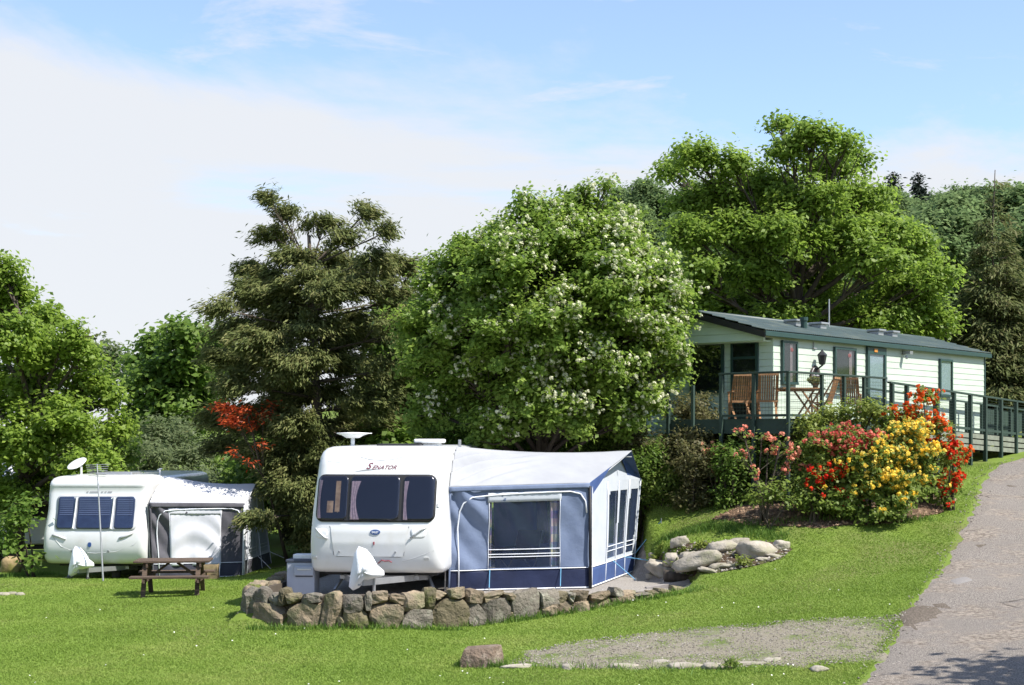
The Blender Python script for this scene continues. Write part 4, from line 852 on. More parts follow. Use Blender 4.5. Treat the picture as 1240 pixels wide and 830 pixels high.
def build_caravans():
    # --- front caravan
    yaw = math.radians(-6)
    X0 = (463 - 620) / F * 24.9 - 0.13
    c = thing('touring_caravan', 'white touring caravan with dark three pane front window inside the stone walled pitch', 'caravan', (X0, 24.75, -0.012), yaw)
    sh = Shell([(0.42,1.13,0.30,0.10),(0.45,1.155,0.16,0.06),(0.52,1.165,0.09,0.03),(0.70,1.165,0.03,0),(0.95,1.16,0.0,0),(1.15,1.155,0.01,0),(1.30,1.15,0.05,0),(1.55,1.14,0.12,0.01),(1.85,1.125,0.21,0.02),(2.10,1.11,0.29,0.04),(2.28,1.10,0.36,0.05),(2.42,1.09,0.44,0.07),(2.51,1.065,0.53,0.10),(2.57,1.02,0.64,0.14),(2.60,0.95,0.80,0.2),(2.615,0.80,1.05,0.4)], 6.2)
    body = sh.mesh(MB()).build('body', 'gelcoat', c, True)
    k = 24.9 / F
    def xz(px, py): return ((px - 463) * k, EYE - (py - HZ) * k + 0.012)
    x0, z1 = xz(389, 575); x1, z0 = xz(536, 632)
    fr = panel(sh, rrect(x0, x1, z0, z1, 0.13), 0.016, 0.04, 12).build('front_window', 'rubber', c, True)
    for a, b in ((391, 428), (432, 492), (497, 534)):
        xa, za = xz(a, 577); xb, zb = xz(b, 630)
        pn = panel(sh, rrect(xa, xb, zb, za, 0.07), 0.022, 0.012, 10).build('window_interior', 'window_dark', fr, True)
    def strip(name, mat, x_a, x_b, z_a, z_b, off, pleat=5, taper=0.0, par=fr):
        def fn(u, v):
            xx = x_a + (x_b - x_a) * u * (1 - taper * math.sin(math.pi * v)); zz = z_a + (z_b - z_a) * v
            return sh.on(xx, zz, off + 0.004 * math.sin(u * pleat * 6.283))
        return MB().grid(fn, 12, 8).build(name, mat, par, True)
    for (a, b, t, bt, m) in ((432.5, 444, 583, 629, 'curtain_pink'), (497.5, 503, 583, 629, 'curtain_pink'), (391.5, 396, 582, 628, 'curtain_pink')):
        xa, za = xz(a, t); xb, zb = xz(b, bt); strip('curtain', m, xa, xb, zb, za, 0.026, 3, 0.45)
    xa, za = xz(413, 583); xb, zb = xz(419, 620); strip('cupboard_edge', 'interior_wood', xa, xb, zb, za, 0.025, 0)
    xa, za = xz(403, 607); xb, zb = xz(417, 621); strip('cushion', 'interior_wood', xa, xb, zb, za, 0.0235, 1)
    for a, b in ((391, 428), (432, 492), (497, 534)):
        xa, za = xz(a, 577); xb, zb = xz(b, 630)
        panel(sh, rrect(xa, xb, zb, za, 0.07), 0.040, 0.006, 10).build('pane', 'tinted_glass', fr, True)
    # gas locker lid, its seam, moulded lines
    lid = [(408,637),(413,672),(417,674),(494,674),(499,672),(505,637)]
    pl = [xz(*q) for q in lid]
    line = []
    for q in pl: line.append(q)
    MB().grid(lambda u, v: sh.on((xz(414 - 5 * v, 0)[0]) * (1 - u) + (xz(498 + 6 * v, 0)[0]) * u, xz(0, 673.5 - 36 * v)[1], 0.010), 40, 16).build('locker_lid', 'gelcoat', c, True)
    line_on(sh, [(x, z) for x, z in pl], 0.006, 0.004).build('locker_seam', 'seam_grey', c)
    line_on(sh, [xz(*q) for q in ((433,543),(434,549),(440,554),(452,557),(466,558),(480,557),(492,554))], 0.005, 0.0).build('moulding_line', 'seam_grey', c)
    line_on(sh, [xz(*q) for q in ((391,555),(400,559),(415,561),(430,561))], 0.004, 0.0).build('moulding_line', 'handle_grey', c)
    line_on(sh, [xz(*q) for q in ((500,560),(515,559),(530,556),(538,553))], 0.004, 0.0).build('moulding_line', 'handle_grey', c)
    line_on(sh, [xz(*q) for q in ((497,679),(512,675),(525,670),(535,666))], 0.005, 0.0).build('moulding_line', 'handle_grey', c)
    for pts in (((390,640),(395,645),(402,651),(406,652)),((507,651),(513,646),(520,641),(526,638))):
        h = panel(sh, rrect(min(xz(*p)[0] for p in pts), max(xz(*p)[0] for p in pts), min(xz(*p)[1] for p in pts), max(xz(*p)[1] for p in pts), 0.08), 0.004, 0.01, 3).build('handle_recess', 'white_plastic', c, True)
        line_on(sh, [xz(*q) for q in pts], 0.018, 0.022).build('grab_handle', 'handle_grey', h, True)
    for px, m in ((387.5, 'lamp_clear'), (526, 'lamp_clear')):
        x, z = xz(px, 676); panel(sh, rrect(x - 0.045, x + 0.045, z - 0.025, z + 0.03, 0.015), 0.014, 0.02, 2).build('marker_lamp', m, c)
    for px in (420, 489):
        x, z = xz(px, 668); panel(sh, [(x + 0.018 * math.cos(t * 0.785), z + 0.018 * math.sin(t * 0.785)) for t in range(8)], 0.024, 0.02, 2).build('locker_lock', 'seam_grey', c)
    x, z = xz(539, 612); panel(sh, rrect(x - 0.015, x + 0.02, z - 0.03, z + 0.05, 0.01), 0.03, 0.04, 2).build('window_catch', 'handle_grey', c)
    # badge and lettering
    x, z = xz(464.5, 644)
    bd = panel(sh, [(x + 0.088 * math.cos(t * 6.283 / 24), z + 0.045 * math.sin(t * 6.283 / 24)) for t in range(24)], 0.022, 0.012, 3).build('badge', 'badge_blue', c)
    v, f = text_tris('BAILEY', 0.062, 0.0, 0.0012); MB().add([sh.on(x + p[0] * 0.62, z + p[1] * 0.8, 0.0245) for p in v], f).build('badge_lettering', 'print_white', bd)
    x, z = xz(463, 657.5); panel(sh, [(x + q * 0.012, z + w * 0.028) for q, w in ((1, 1), (-1, 1), (-1, -.3), (-.6, -1), (.6, -1), (1, -.3))], 0.018, 0.008, 1).build('small_crest', 'print_red', c)
    x, z = xz(466, 566); v, f = text_tris('ENATOR', 0.095, 0.55, 0.002)
    big, fb = text_tris('S', 0.17, 0.5, 0.004)
    MB().add([sh.on(x + 0.06 + p[0] * 1.12, z - 0.01 + p[1], 0.004) for p in v], f).add([sh.on(x - 0.215 + p[0], z + 0.012 + p[1] * 0.9, 0.004) for p in big], fb).build('lettering', 'print_maroon', c)
    MB().add([sh.on(x + q[0], z + q[1], 0.003) for q in ((-0.46,-0.085),(-0.28,-0.045),(0.05,-0.03),(-0.25,-0.068))], [(0, 3, 2, 1)]).build('swoosh', 'seam_grey', c)
    MB().add([sh.on(x + q[0], z + q[1], 0.003) for q in ((-0.10,0.075),(0.42,0.095),(0.44,0.088),(-0.05,0.062))], [(0, 3, 2, 1)]).build('swoosh', 'handle_grey', c)
    b0 = caravan_common(c, sh)
    # roof fittings
    d = MB().tube([(-0.62, 1.15, 2.58), (-0.62, 1.15, 2.76)], 0.035, 10).build('aerial_post', 'white_plastic', c, True)
    MB().lathe([(0.02, -0.05), (0.12, -0.045), (0.20, 0.0), (0.30, 0.03), (0.29, 0.045), (0.05, 0.055)], 28, (-0.62, 1.15, 2.80), Matrix.Diagonal((1.0, 0.55, 1.0)).to_4x4()).tube([(-0.62, 1.15, 2.835), (-0.26, 1.10, 2.835)], 0.008, 5).build('aerial_dome', 'white_plastic', d, True)
    MB().box((0.50, 1.5, 2.57), (0.88, 1.95, 2.66)).box((0.44, 1.42, 2.66), (0.94, 2.02, 2.735)).build('roof_vent', 'white_plastic', c, bevel=0.025)
    MB().box((-0.22, 1.3, 2.59), (0.60, 2.1, 2.65)).build('skylight', 'black_metal', c, bevel=0.03)
    MB().tube([(1.0, 3.4, 2.5), (1.0, 3.4, 2.72)], 0.03, 8).build('flue', 'galvanised', c)
    # side windows (mostly hidden)
    for y in (1.9, 4.4):
        for s in (-1, 1):
            MB().box((s * 1.145 - 0.02, y - 0.5, 1.35), (s * 1.145 + 0.02, y + 0.5, 1.95)).build('side_window', 'window_dark', c, bevel=0.01)
    # red coupling cable hanging under the cover
    MB().tube([sh.on(0.06, 0.60, 0.012), sh.on(0.13, 0.66, 0.012), sh.on(0.18, 0.64, 0.012), sh.on(0.25, 0.65, 0.012), sh.on(0.30, 0.62, 0.012)], 0.009, 5).build('coupling_cable', 'print_red', c)

    # --- rear caravan
    gx0 = (124 - 620) / F * 33.5 - 0.2; g0 = gz(gx0, 34.2)
    c2 = thing('touring_caravan', 'white touring caravan with blue window blinds and roof dish behind the picnic table', 'caravan', (gx0, 33.4, g0 - 0.01), math.radians(-3))
    k2 = 33.5 / F
    def xz2(px, py): return ((px - 121.5) * k2 * 1.06, EYE - (py - HZ) * k2 - g0 + 0.01)
    top = xz2(0, 576.5)[1]; bot = xz2(0, 684)[1]
    z_ = lambda t: bot + (top - bot) * t
    sh = Shell([(z_(0),1.12,0.30,0.1),(z_(.02),1.15,0.16,.05),(z_(.07),1.17,0.07,0),(z_(.2),1.17,0.0,0),(z_(.36),1.165,0.03,0),(z_(.45),1.15,0.09,0),(z_(.62),1.13,0.2,.02),(z_(.8),1.135,0.27,.04),(z_(.872),1.13,0.30,.05),(z_(.882),1.13,0.285,.05),(z_(.93),1.12,0.33,.08),(z_(.965),1.09,0.42,.1),(z_(.985),1.02,0.56,.2),(z_(1.0),0.86,0.9,.4)], 6.0, 0.13, 0.05)
    sh.prof = [(a, b * 1.035, c_, d_) for a, b, c_, d_ in sh.prof]
    sh.mesh(MB()).build('body', 'gelcoat', c2, True)
    x0, z1 = xz2(76, 600); x1, z0 = xz2(170.5, 642); fr = panel(sh, rrect(x0, x1, z0, z1, 0.11), 0.016, 0.04, 12).build('front_window', 'handle_grey', c2, True)
    for a, b in ((78, 97.5), (101, 141), (145, 167)):
        xa, za = xz2(a, 602); xb, zb = xz2(b, 640.5); w = panel(sh, rrect(xa, xb, zb, za, 0.06), 0.022, 0.012, 10).build('window_interior', 'window_blue', fr, True)
        m = 9
        for i in range(m):
            zz = za - 0.05 - i * (za - zb - 0.1) * 0.62 / m; xm = 0.04
            def fn(u, v, xa=xa, xb=xb, zz=zz): return sh.on(xa + xm + (xb - xa - 2 * xm) * u, zz - 0.022 * v, 0.022 + 0.008 * v)
            MB().grid(fn, 6, 1).build('blind_slat', 'blind', w)
        panel(sh, rrect(xa, xb, zb, za, 0.06), 0.044, 0.006, 10).build('pane', 'tinted_glass', fr, True)
    for px in (99.3, 143):
        (xa, za), (xb, zb) = xz2(px, 603), xz2(px - 1.5, 640); line_on(sh, [(xa, za), ((xa + xb) / 2, (za + zb) / 2), (xb, zb)], 0.022, 0.03).build('window_pillar', 'white_plastic', fr)
    line_on(sh, [xz2(*q) for q in ((66,589.5),(80,590),(124,590.5),(168,590),(181,589.5))], 0.008, 0.002).build('moulding_line', 'handle_grey', c2)
    line_on(sh, [xz2(*q) for q in ((75,651),(85,662),(100,668),(124,670),(148,668),(168,660),(178,650))], 0.007, 0.002).build('moulding_line', 'handle_grey', c2)
    for pts in (((74,648),(82,650),(90,653)),((152,652),(160,649),(167,645))):
        line_on(sh, [xz2(*q) for q in pts], 0.03, 0.01).build('grab_handle', 'handle_grey', c2, True)
    for px in (97, 139.5):
        x, z = xz2(px, 667.5); panel(sh, [(x + 0.028 * math.cos(t * .785), z + 0.028 * math.sin(t * .785)) for t in range(8)], 0.02, 0.02, 2).build('locker_lock', 'seam_grey', c2)
    x, z = xz2(118, 659.5); panel(sh, rrect(x - 0.04, x + 0.04, z - 0.055, z + 0.055, 0.035), 0.014, 0.01, 2).build('badge', 'badge_blue', c2)
    mk = MB()
    for i, px in enumerate((111, 116, 121, 128, 132, 137)):            # raised name marks too small to read
        x, z = xz2(px, 596.5); w = 0.05 if i in (1, 2, 5) else 0.025
        mk.add([sh.on(x - w - 0.01, z - 0.02, 0.006), sh.on(x + w - 0.01, z - 0.02, 0.006), sh.on(x + w + 0.01, z + 0.018, 0.006), sh.on(x - w + 0.01, z + 0.018, 0.006)], [(0, 1, 2, 3)])
    mk.build('lettering', 'seam_grey', c2)
    b0 = caravan_common(c2, sh, 0.95)
    dish = MB().tube([(-0.62, 1.0, top - 0.03), (-0.62, 1.0, top + 0.20)], 0.025, 8).build('dish_post', 'white_plastic', c2)
    M = Matrix.Rotation(math.radians(62), 4, 'X') @ Matrix.Rotation(math.radians(-22), 4, 'Y')
    M = Matrix.Rotation(math.radians(-20), 4, 'Y') @ Matrix.Rotation(math.radians(28), 4, 'X')
    MB().lathe([(0.01, 0.0), (0.10, 0.01), (0.18, 0.035), (0.24, 0.07), (0.245, 0.06), (0.18, 0.022), (0.10, -0.005), (0.01, -0.015)], 24, (-0.68, 0.95, top + 0.22), M).build('satellite_dish', 'white_plastic', dish, True)
    MB().box((-0.35, 1.2, top - 0.02), (0.55, 1.9, top + 0.06)).build('skylight', 'galvanised', c2, bevel=0.03)
    MB().tube([(0.98, 2.0, top - 0.12), (0.98, 2.0, top + 0.14)], 0.02, 6).tube([(0.92, 2.0, top + 0.10), (1.04, 2.0, top + 0.13)], 0.015, 5).build('roof_aerial', 'white_plastic', c2)
    for y in (1.9, 4.3):
        for s in (-1, 1): MB().box((s * 1.14 - 0.02, y - 0.45, 1.2), (s * 1.14 + 0.02, y + 0.45, 1.8)).build('side_window', 'window_dark', c2, bevel=0.01)
    # television aerial on a leaning pole in front of it
    b = P(125, 699, 32.0); b.z = gz(b.x, b.y) - 0.05; t = P(117.5, 562, 32.3)
    a = thing('television_aerial', 'thin leaning pole with a comb television aerial in front of the rear caravan', 'aerial', b)
    MB(off=b).tube([b, b.lerp(t, 0.5), t], [0.022, 0.018, 0.014], 6).build('pole', 'galvanised', a)
    bm = MB(off=b); u = Vector((0.985, 0.15, 0.05)); q = t - Vector((0, 0, 0.20)); bm.bar(q - u * 0.22, q + u * 0.30, 0.02, 0.02); bm.build('boom', 'galvanised', a)
    for i in range(7):
        p = q + u * (-0.2 + i * 0.08); e = MB(off=b); z = Vector((0, 0, 0.17 - 0.045 * i)); e.tube([q + z - Vector((0.24 - 0.012 * i, 0.05, 0.0)), q + z + Vector((0.26 - 0.012 * i, 0.05, 0.02))], 0.006, 4); e.tube([p - Vector((-0.05, 0.25, 0.0)), p + Vector((-0.05, 0.25, 0))], 0.005, 4); e.build('element', 'galvanised', a)
    # clutter under the rear caravan's nose
    p = hit(141, 700); o = MB().lathe([(0.09, 0), (0.12, 0.16), (0.13, 0.18), (0.10, 0.18)], 12).build('flower_pot', 'chip_pot'); o.location = p; tag(o, 'small grey pot on the grass under the rear caravan', 'pot')

material('chip_pot', (0.14, 0.14, 0.12), 0.8)
material('terracotta', (0.45, 0.18, 0.07), 0.8, (0.33, 0.12, 0.05), 9)

# ------------------------------------------------------------------ awnings
def lerp3(a, b, t): return Vector(a) * (1 - t) + Vector(b) * t
def build_awning(name, label, A, B, C, D, eaveA, eaveB, eaveC, eaveD, ridge0, ridge1, cols, spec):
    """A,B near bottom corners, C,D far ones; eaves over them; ridge runs from the caravan to a peak over the front wall"""
    base = Vector(A); root = thing(name, label, 'awning', base); nb = lambda: MB(off=base)
    V3 = Vector
    def wr(p, n, amp, s, ph=0.0):      # soft cloth folds along a slanting direction
        return p + n * amp * (math.sin((p.x * 0.8 + p.z * 1.1) * s + ph + 1.5 * noise.noise(p * 0.9)) * 0.6 + noise.noise(p * 2.2) * 0.8)
    nS = Vector((B[1] - A[1], -(B[0] - A[0]), 0)).normalized()          # outward normal of the near wall
    nF = Vector((C[1] - B[1], -(C[0] - B[0]), 0)).normalized()          # outward normal of the front wall
    def S(u, v, off=0.0, fold=True):
        p = lerp3(lerp3(A, B, u), lerp3(eaveA, eaveB, u), v) + nS * off
        if fold:
            k = math.exp(-((u - 0.1) / 0.22) ** 2) * 1.4 + 0.5
            p = p + nS * (0.032 * k * math.sin((u * 9 + v * 6.5)) * math.sin(math.pi * min(1, v * 1.05)) + 0.018 * noise.noise(V3((u * 9, v * 4, 1))) + 0.022 * math.sin(u * 34 + v * 17 + 2 * noise.noise(V3((u * 4, v * 3, 5)))) * k * v)
        return p
    def Fr(u, v, off=0.0): 
        p = lerp3(lerp3(B, C, u), lerp3(eaveB, eaveC, u), v)
        return p + nF * (off + 0.02 * math.sin(v * 3.1) * math.sin(u * 6.2))
    # roof: curved up from the caravan's rail to the ridge, then down the far side
    def R(u, t):
        a = V3(eaveA); r0 = V3(ridge0); l = a.lerp(r0, t); l.z = a.z + (r0.z - a.z) * (1 - (1 - t) ** 1.9); r = V3(eaveB).lerp(V3(ridge1), t); r.z -= 0.04 * math.sin(math.pi * t)
        p = l.lerp(r, u); p.z -= 0.07 * math.sin(math.pi * u) * (0.4 + 0.6 * t) 
        w = math.exp(-((u - 0.12) / 0.22) ** 2)
        p.z += spec.get('fold', 0.085) * w * math.sin((u * 2.0 - t * 1.5) * 20) * math.sin(math.pi * t) + 0.008 * noise.noise(V3((u * 6, t * 4, 3)))
        return p
    def R2(u, t):
        a = V3(eaveD); l = a.lerp(V3(ridge0), t); l.z = a.z + (V3(ridge0).z - a.z) * (1 - (1 - t) ** 1.6); r = V3(eaveC).lerp(V3(ridge1), t); p = l.lerp(r, u); p.z -= 0.07 * math.sin(math.pi * u) * (0.4 + 0.6 * t); return p
    rf = nb().grid(R, 90, 40).build('roof', cols['roof'], root, True, solid=0.006)
    nb().grid(R2, 16, 10, flip=True).build('roof_far_slope', cols['roof'], root, True, solid=0.006)
    w0, w1, wz0, wz1 = spec['win']; sk = spec['skirt']
    # valance under the eave, near wall, skirt
    nb().grid(lambda u, v: S(u, sk + (1 - sk) * v), 96, 60, keep=lambda u, v: not (w0 < u < w1 and wz0 < sk + (1 - sk) * v < wz1)).build('side_wall', cols['side'], root, True, solid=0.004)
    nb().grid(lambda u, v: S(u, sk * v, 0.012), 40, 8).build('skirt', cols['skirt'], root, True, solid=0.004)
    vl = spec.get('valance', 0.10)
    nb().grid(lambda u, v: S(u, 1 - vl * v, 0.03 + 0.012 * v, False) + nS * 0.006 * math.sin(u * 40), 30, 3, flip=True).build('valance', cols['valance'], root, True, solid=0.004)
    # window in the near wall
    if spec.get('film'):
        wn = nb().grid(lambda u, v: S(w0 + (w1 - w0) * u, wz0 + (wz1 - wz0) * v, 0.006, True), 14, 14).build('side_window', 'window_film', root, True)
        for zz in (0.16, 0.27, 0.20): nb().tube([S(w0 + (w1 - w0) * i / 10, wz0 + (wz1 - wz0) * zz, 0.014) for i in range(11)], 0.008, 5).build('window_bar', 'piping', wn)
        for a, b in ((0.0, 0.05), (0.87, 1.0)):
            nb().grid(lambda u, v: S(w0 + (w1 - w0) * (a + (b - a) * u), wz0 + (wz1 - wz0) * v, -0.06, False) + nS * 0.02 * math.sin(u * 12), 12, 6).build('curtain', 'curtain_check', wn, True)
    else:
        nb().grid(lambda u, v: S(w0 + (w1 - w0) * u, wz0 + (wz1 - wz0) * v, 0.012, False) + nS * (0.03 * math.sin(u * 9 + 5 * (1 - v) * (0.5 - abs(u - .5))) * (1.1 - v) + 0.03 * math.sin(12 * (v + 1.4 * (u - 0.45) ** 2)) * (1 - v) * v * 3), 28, 28).build('window_cover', cols['cover'], root, True, solid=0.004)
    fl = 0.09
    nb().grid(lambda u, v: S(w0 - 0.01 + (w1 - w0 + 0.02) * u, wz1 - fl * 0.2 + fl * v, 0.02, False) + nS * 0.004 * math.sin(u * 60 + v * 9), 30, 3).build('window_flap', cols['flap'], root, True, solid=0.004)
    # white piping: arch over the wall, skirt line, ground line, corner
    arch = [(0.075, 0.0), (0.07, 0.3), (0.065, 0.6), (0.075, 0.76), (0.10, 0.84), (0.16, 0.895), (0.3, 0.91), (0.5, 0.92), (0.7, 0.925), (0.86, 0.925), (0.93, 0.90), (0.965, 0.83), (0.975, 0.72)]
    nb().tube([S(u, v, 0.02) for u, v in arch], 0.014, 6).build('piping', 'piping', root, True)
    nb().tube([S(i / 24, sk, 0.022) for i in range(25)], 0.009, 5).build('piping', 'piping', root, True)
    nb().tube([S(i / 24, 0.012, 0.022) for i in range(25)], 0.012, 5).build('piping', 'piping', root, True)
    for u in (w0, w1): nb().tube([S(u, sk + (wz1 - sk) * i / 8, 0.014) for i in range(9)], 0.006, 5).build('piping', 'piping', root, True)
    nb().tube([S(0.006, i / 8, 0.03) for i in range(9)], 0.022, 6).build('rail_pad', cols['side'], root, True)
    # front wall with its clear windows
    fw = spec['front_wins']; hz0, hz1 = spec['front_h']; fs = spec['fskirt']
    def okf(u, v):
        vv = fs + (1 - fs) * v
        return not any(a + 0.04 * (vv) < u < b + 0.02 * vv and hz0 < vv < hz1 for a, b in fw)
    nb().grid(lambda u, v: Fr(u, fs + (1 - fs) * v), 48, 24, keep=okf).build('front_wall', cols['front'], root, False, solid=0.004)
    nb().grid(lambda u, v: Fr(u, fs * v, 0.012), 30, 6).build('front_skirt', cols['fskirt'], root, True, solid=0.004)
    for a, b in fw:
        f = nb().grid(lambda u, v: Fr(a - 0.01 + (b - a + 0.06) * u, hz0 - 0.01 + (hz1 - hz0 + 0.02) * v, -0.006), 4, 6).build('front_window', spec.get('fmat', 'window_film'), root, True)
        for zz in (0.10, 0.17): nb().tube([Fr(a + (b - a) * i / 4, hz0 + (hz1 - hz0) * zz, 0.012) for i in range(5)], 0.008, 5).build('window_bar', 'piping', f)
    for u in [0.03] + [a - 0.02 for a, b in fw] + [0.985]:
        nb().tube([Fr(u, i / 8, 0.016) for i in range(9)], 0.012, 5).build('piping', 'piping', root, True)
    nb().tube([Fr(i / 16, fs, 0.02) for i in range(17)], 0.01, 5).build('piping', 'piping', root, True)
    nb().tube([Fr(i / 16, 0.015, 0.03) for i in range(17)], 0.014, 5).build('piping', 'piping', root, True)
    # gable cloth between front wall and roof, and the canopy edge hanging from the peak
    mid = lerp3(eaveB, eaveC, 0.5); inn = V3(ridge1) * 0.80 + V3(ridge0) * 0.20 - V3((0, 0, 0.05)); inn = V3((mid.x, mid.y, V3(ridge1).z - 0.06))
    nb().add([V3(eaveB) - nF * 0.0, mid, inn, V3(eaveC)], [(0, 1, 2), (1, 3, 2)]).build('gable', cols['front'], root, solid=0.004)
    eb, ec, pk = V3(eaveB) + nF * 0.10, V3(eaveC) + nF * 0.10, V3(ridge1)
    eB2 = V3(eaveB); eC2 = V3(eaveC)
    dn = V3((0, 0, -0.16))
    e1 = nb(); hf = eB2.lerp(pk, 0.5); e1.add([eB2, hf, hf + dn * 0.4 - nF * 0.05, eB2.lerp(pk, 0.2) + dn * 1.1, eB2 + dn * 1.3], [(0, 1, 2, 3, 4)]); e1.build('canopy_edge', cols.get('flapc', cols['canopy_near']), root, solid=0.005)
    nb().add([hf, pk, pk + dn * 0.3 - nF * 0.05, hf + dn * 0.3 - nF * 0.03], [(0, 1, 2, 3)]).build('canopy_edge', cols['canopy_near'], root, solid=0.005)
    e2 = nb(); e2.add([pk, eC2, eC2 + dn * 1.3 - nF * 0.05, eC2.lerp(pk, 0.5) + dn * 1.7 - nF * 0.16, pk + dn * 0.55 - nF * 0.22], [(0, 1, 2, 3, 4)]); e2.build('canopy_edge', cols['canopy_far'], root, solid=0.005)
    corner = nb().add([eB2 + nS * 0.02, eB2.lerp(pk, 0.42) + dn * 0.3, eB2 + dn * 1.6 + (pk - eB2) * 0.06, eB2 + dn * 3.0 + nF * 0.01], [(0, 3, 2), (0, 2, 1)]).build('corner_flap', cols.get('flapc', cols['canopy_near']), root, solid=0.005)
    # poles, ropes and pegs
    for p, e in ((B, eaveB), (C, eaveC), (A, eaveA)): nb().tube([V3(p) - nF * 0.05 + V3((0, 0.03, 0)), V3(e) - nF * 0.05 + V3((0, 0.03, -0.03))], 0.016, 7).build('pole', 'black_metal' if p is B else 'galvanised', root)
    nb().tube([V3(eaveB) - nF * 0.05, V3(eaveA)], 0.012, 6).tube([V3(eaveB) - nF * 0.05, V3(eaveC) - nF * 0.05], 0.012, 6).tube([V3(ridge0) - V3((0, 0, 0.12)), V3(ridge1) - V3((0, 0, 0.12))], 0.012, 6).build('roof_pole', 'galvanised', root)
    nb().tube([lerp3(B, eaveB, 0.97) + nS * 0.03, lerp3(B, eaveB, 0.5) + nS * 0.045, V3(B) + nS * 0.06], 0.03, 6).build('storm_strap', cols['strap'], root, True)
    for (kind, u, out, m) in spec['ropes']:
        if kind == 's':
            p = S(u, sk, 0.025); q = S(u - 0.012, 0, 0.10 + out, False)
        else:
            p = Fr(u, fs, 0.025); q = Fr(u, 0, 0.0) + nF * out
        q = V3((q.x, q.y, 0.0 + base.z)); g = max(base.z - 0.2, gz(q.x, q.y)); q.z = g + 0.06 if abs(g - base.z) > 0.1 else base.z + 0.02
        nb().tube([p, q], 0.009, 5).build('guy_rope', m, root); nb().tube([q + V3((0, 0, 0.05)), q + V3((0, 0, -0.12))], 0.01, 5).build('peg', 'galvanised', root)
    # far wall closes the tent
    nb().grid(lambda u, v: lerp3(lerp3(D, C, u), lerp3(eaveD, eaveC, u), v), 20, 20, keep=lambda u, v: not (spec.get('film') and 0.3 < u < 0.95 and 0.28 < v < 0.86)).build('far_wall', cols['inner'], root, True, solid=0.004)
    if spec.get('film'): nb().grid(lambda u, v: lerp3(lerp3(D, C, 0.29 + 0.67 * u), lerp3(eaveD, eaveC, 0.29 + 0.67 * u), 0.27 + 0.6 * v), 4, 4).build('far_window', 'window_film', root, True)
    gf = lerp3(eaveD, ridge0, 0.0)
    return root

def build_awnings():
    A = P(542, 716, 25.87); B = P(714, 712, 26.44); C = P(767, 692, 29.7)
    for q in (A, B, C): q.z = -0.01
    D = Vector((-0.35, 29.9, -0.01))
    eA = P(544, 590, 25.75); eB = P(714, 585, 26.44); eC = P(776, 580, 29.9); eD = Vector((-0.4, 30.0, 1.9))
    r0 = Vector((-1.02, 27.4, 2.57)); r1 = P(765, 546, 28.1)
    build_awning('caravan_awning', 'blue and navy porch awning with pale roof attached to the front caravan', A, B, C, D, eA, eB, eC, eD, r0, r1,
        dict(roof='awning_roof', side='awning_blue', skirt='awning_navy', valance='awning_blue', flap='awning_pale', front='awning_pale', fskirt='awning_navy2', canopy_near='awning_roof', flapc='awning_navy2', canopy_far='awning_navy2', strap='rubber', inner='awning_blue', cover='awning_silver'),
        dict(win=(0.28, 0.785, 0.215, 0.86), skirt=0.20, film=True, valance=0.045, front_wins=((0.33, 0.52), (0.55, 0.72), (0.77, 0.94)), front_h=(0.24, 0.90), fskirt=0.20,
             ropes=(('s', 0.29, 0.02, 'rope_blue'), ('s', 0.79, 0.02, 'rope_blue'), ('f', 0.45, 0.5, 'rope_blue'), ('f', 0.72, 0.55, 'rope_blue'), ('f', 0.98, 0.6, 'rope_blue'))))
    # camping chair and low table seen through the window
    q = Vector((0.25, 27.9, 0.0)); ch = thing('camping_chair', 'folding camping chair inside the blue awning seen through its window', 'chair', q, 2.6)
    MB().grid(lambda u, v: Vector((-0.26 + 0.52 * u, 0.02 - 0.22 * v, 0.40 + 0.55 * v)), 6, 6).build('backrest', 'awning_grey', ch, True, solid=0.02)
    MB().grid(lambda u, v: Vector((-0.26 + 0.52 * u, 0.46 * v, 0.40 + 0.03 * v)), 6, 4).build('seat', 'awning_grey', ch, True, solid=0.02)
    for x in (-0.27, 0.27):
        MB().tube([(x, -0.22, 0.95), (x, 0.02, 0.40), (x, 0.42, 0.0)], 0.012, 6).build('leg', 'galvanised', ch); MB().tube([(x, 0.46, 0.43), (x, -0.12, 0.0)], 0.012, 6).build('leg', 'galvanised', ch); MB().box((x - 0.03, -0.1, 0.62), (x + 0.03, 0.38, 0.645)).build('armrest', 'black_metal', ch)
    # grey awning
    g = gz(-8.0, 34.0)
    A = P(185, 699, 33.62); B = P(294, 698, 34.3); C = P(329, 690, 36.6); A.z = B.z = g; C.z = g
    D = Vector((-7.75, 37.2, g)); eA = P(181, 609, 33.6); eB = P(296, 609.5, 34.3); eC = P(317, 598, 36.7); eD = Vector((-7.8, 37.2, eA.z)); r0 = Vector((-8.35, 35.2, P(184, 578, 35.0).z)); r1 = P(310, 586, 35.5)
    build_awning('caravan_awning', 'charcoal and silver awning with white roof attached to the rear caravan', A, B, C, D, eA, eB, eC, eD, r0, r1,
        dict(roof='awning_white', side='awning_grey', skirt='awning_grey_dark', valance='awning_grey', flap='awning_silver', front='awning_silver', fskirt='awning_grey', canopy_near='awning_silver', canopy_far='awning_silver', strap='piping', inner='awning_grey', cover='awning_silver'),
        dict(win=(0.20, 0.75, 0.17, 0.86), skirt=0.20, film=False, valance=0.06, front_wins=((0.15, 0.5), (0.66, 0.95)), front_h=(0.25, 0.86), fskirt=0.22, fmat='awning_pale', fold=0.015,
             ropes=(('s', 0.74, 0.02, 'piping'), ('f', 0.5, 0.4, 'piping'), ('f', 0.98, 0.4, 'piping'))))
material('awning_white', (0.62, 0.63, 0.66), 0.8, (0.57, 0.58, 0.62), 2)
material('awning_navy2', (0.045, 0.085, 0.22), 0.75, (0.035, 0.065, 0.18), 3, 0.3, 7)
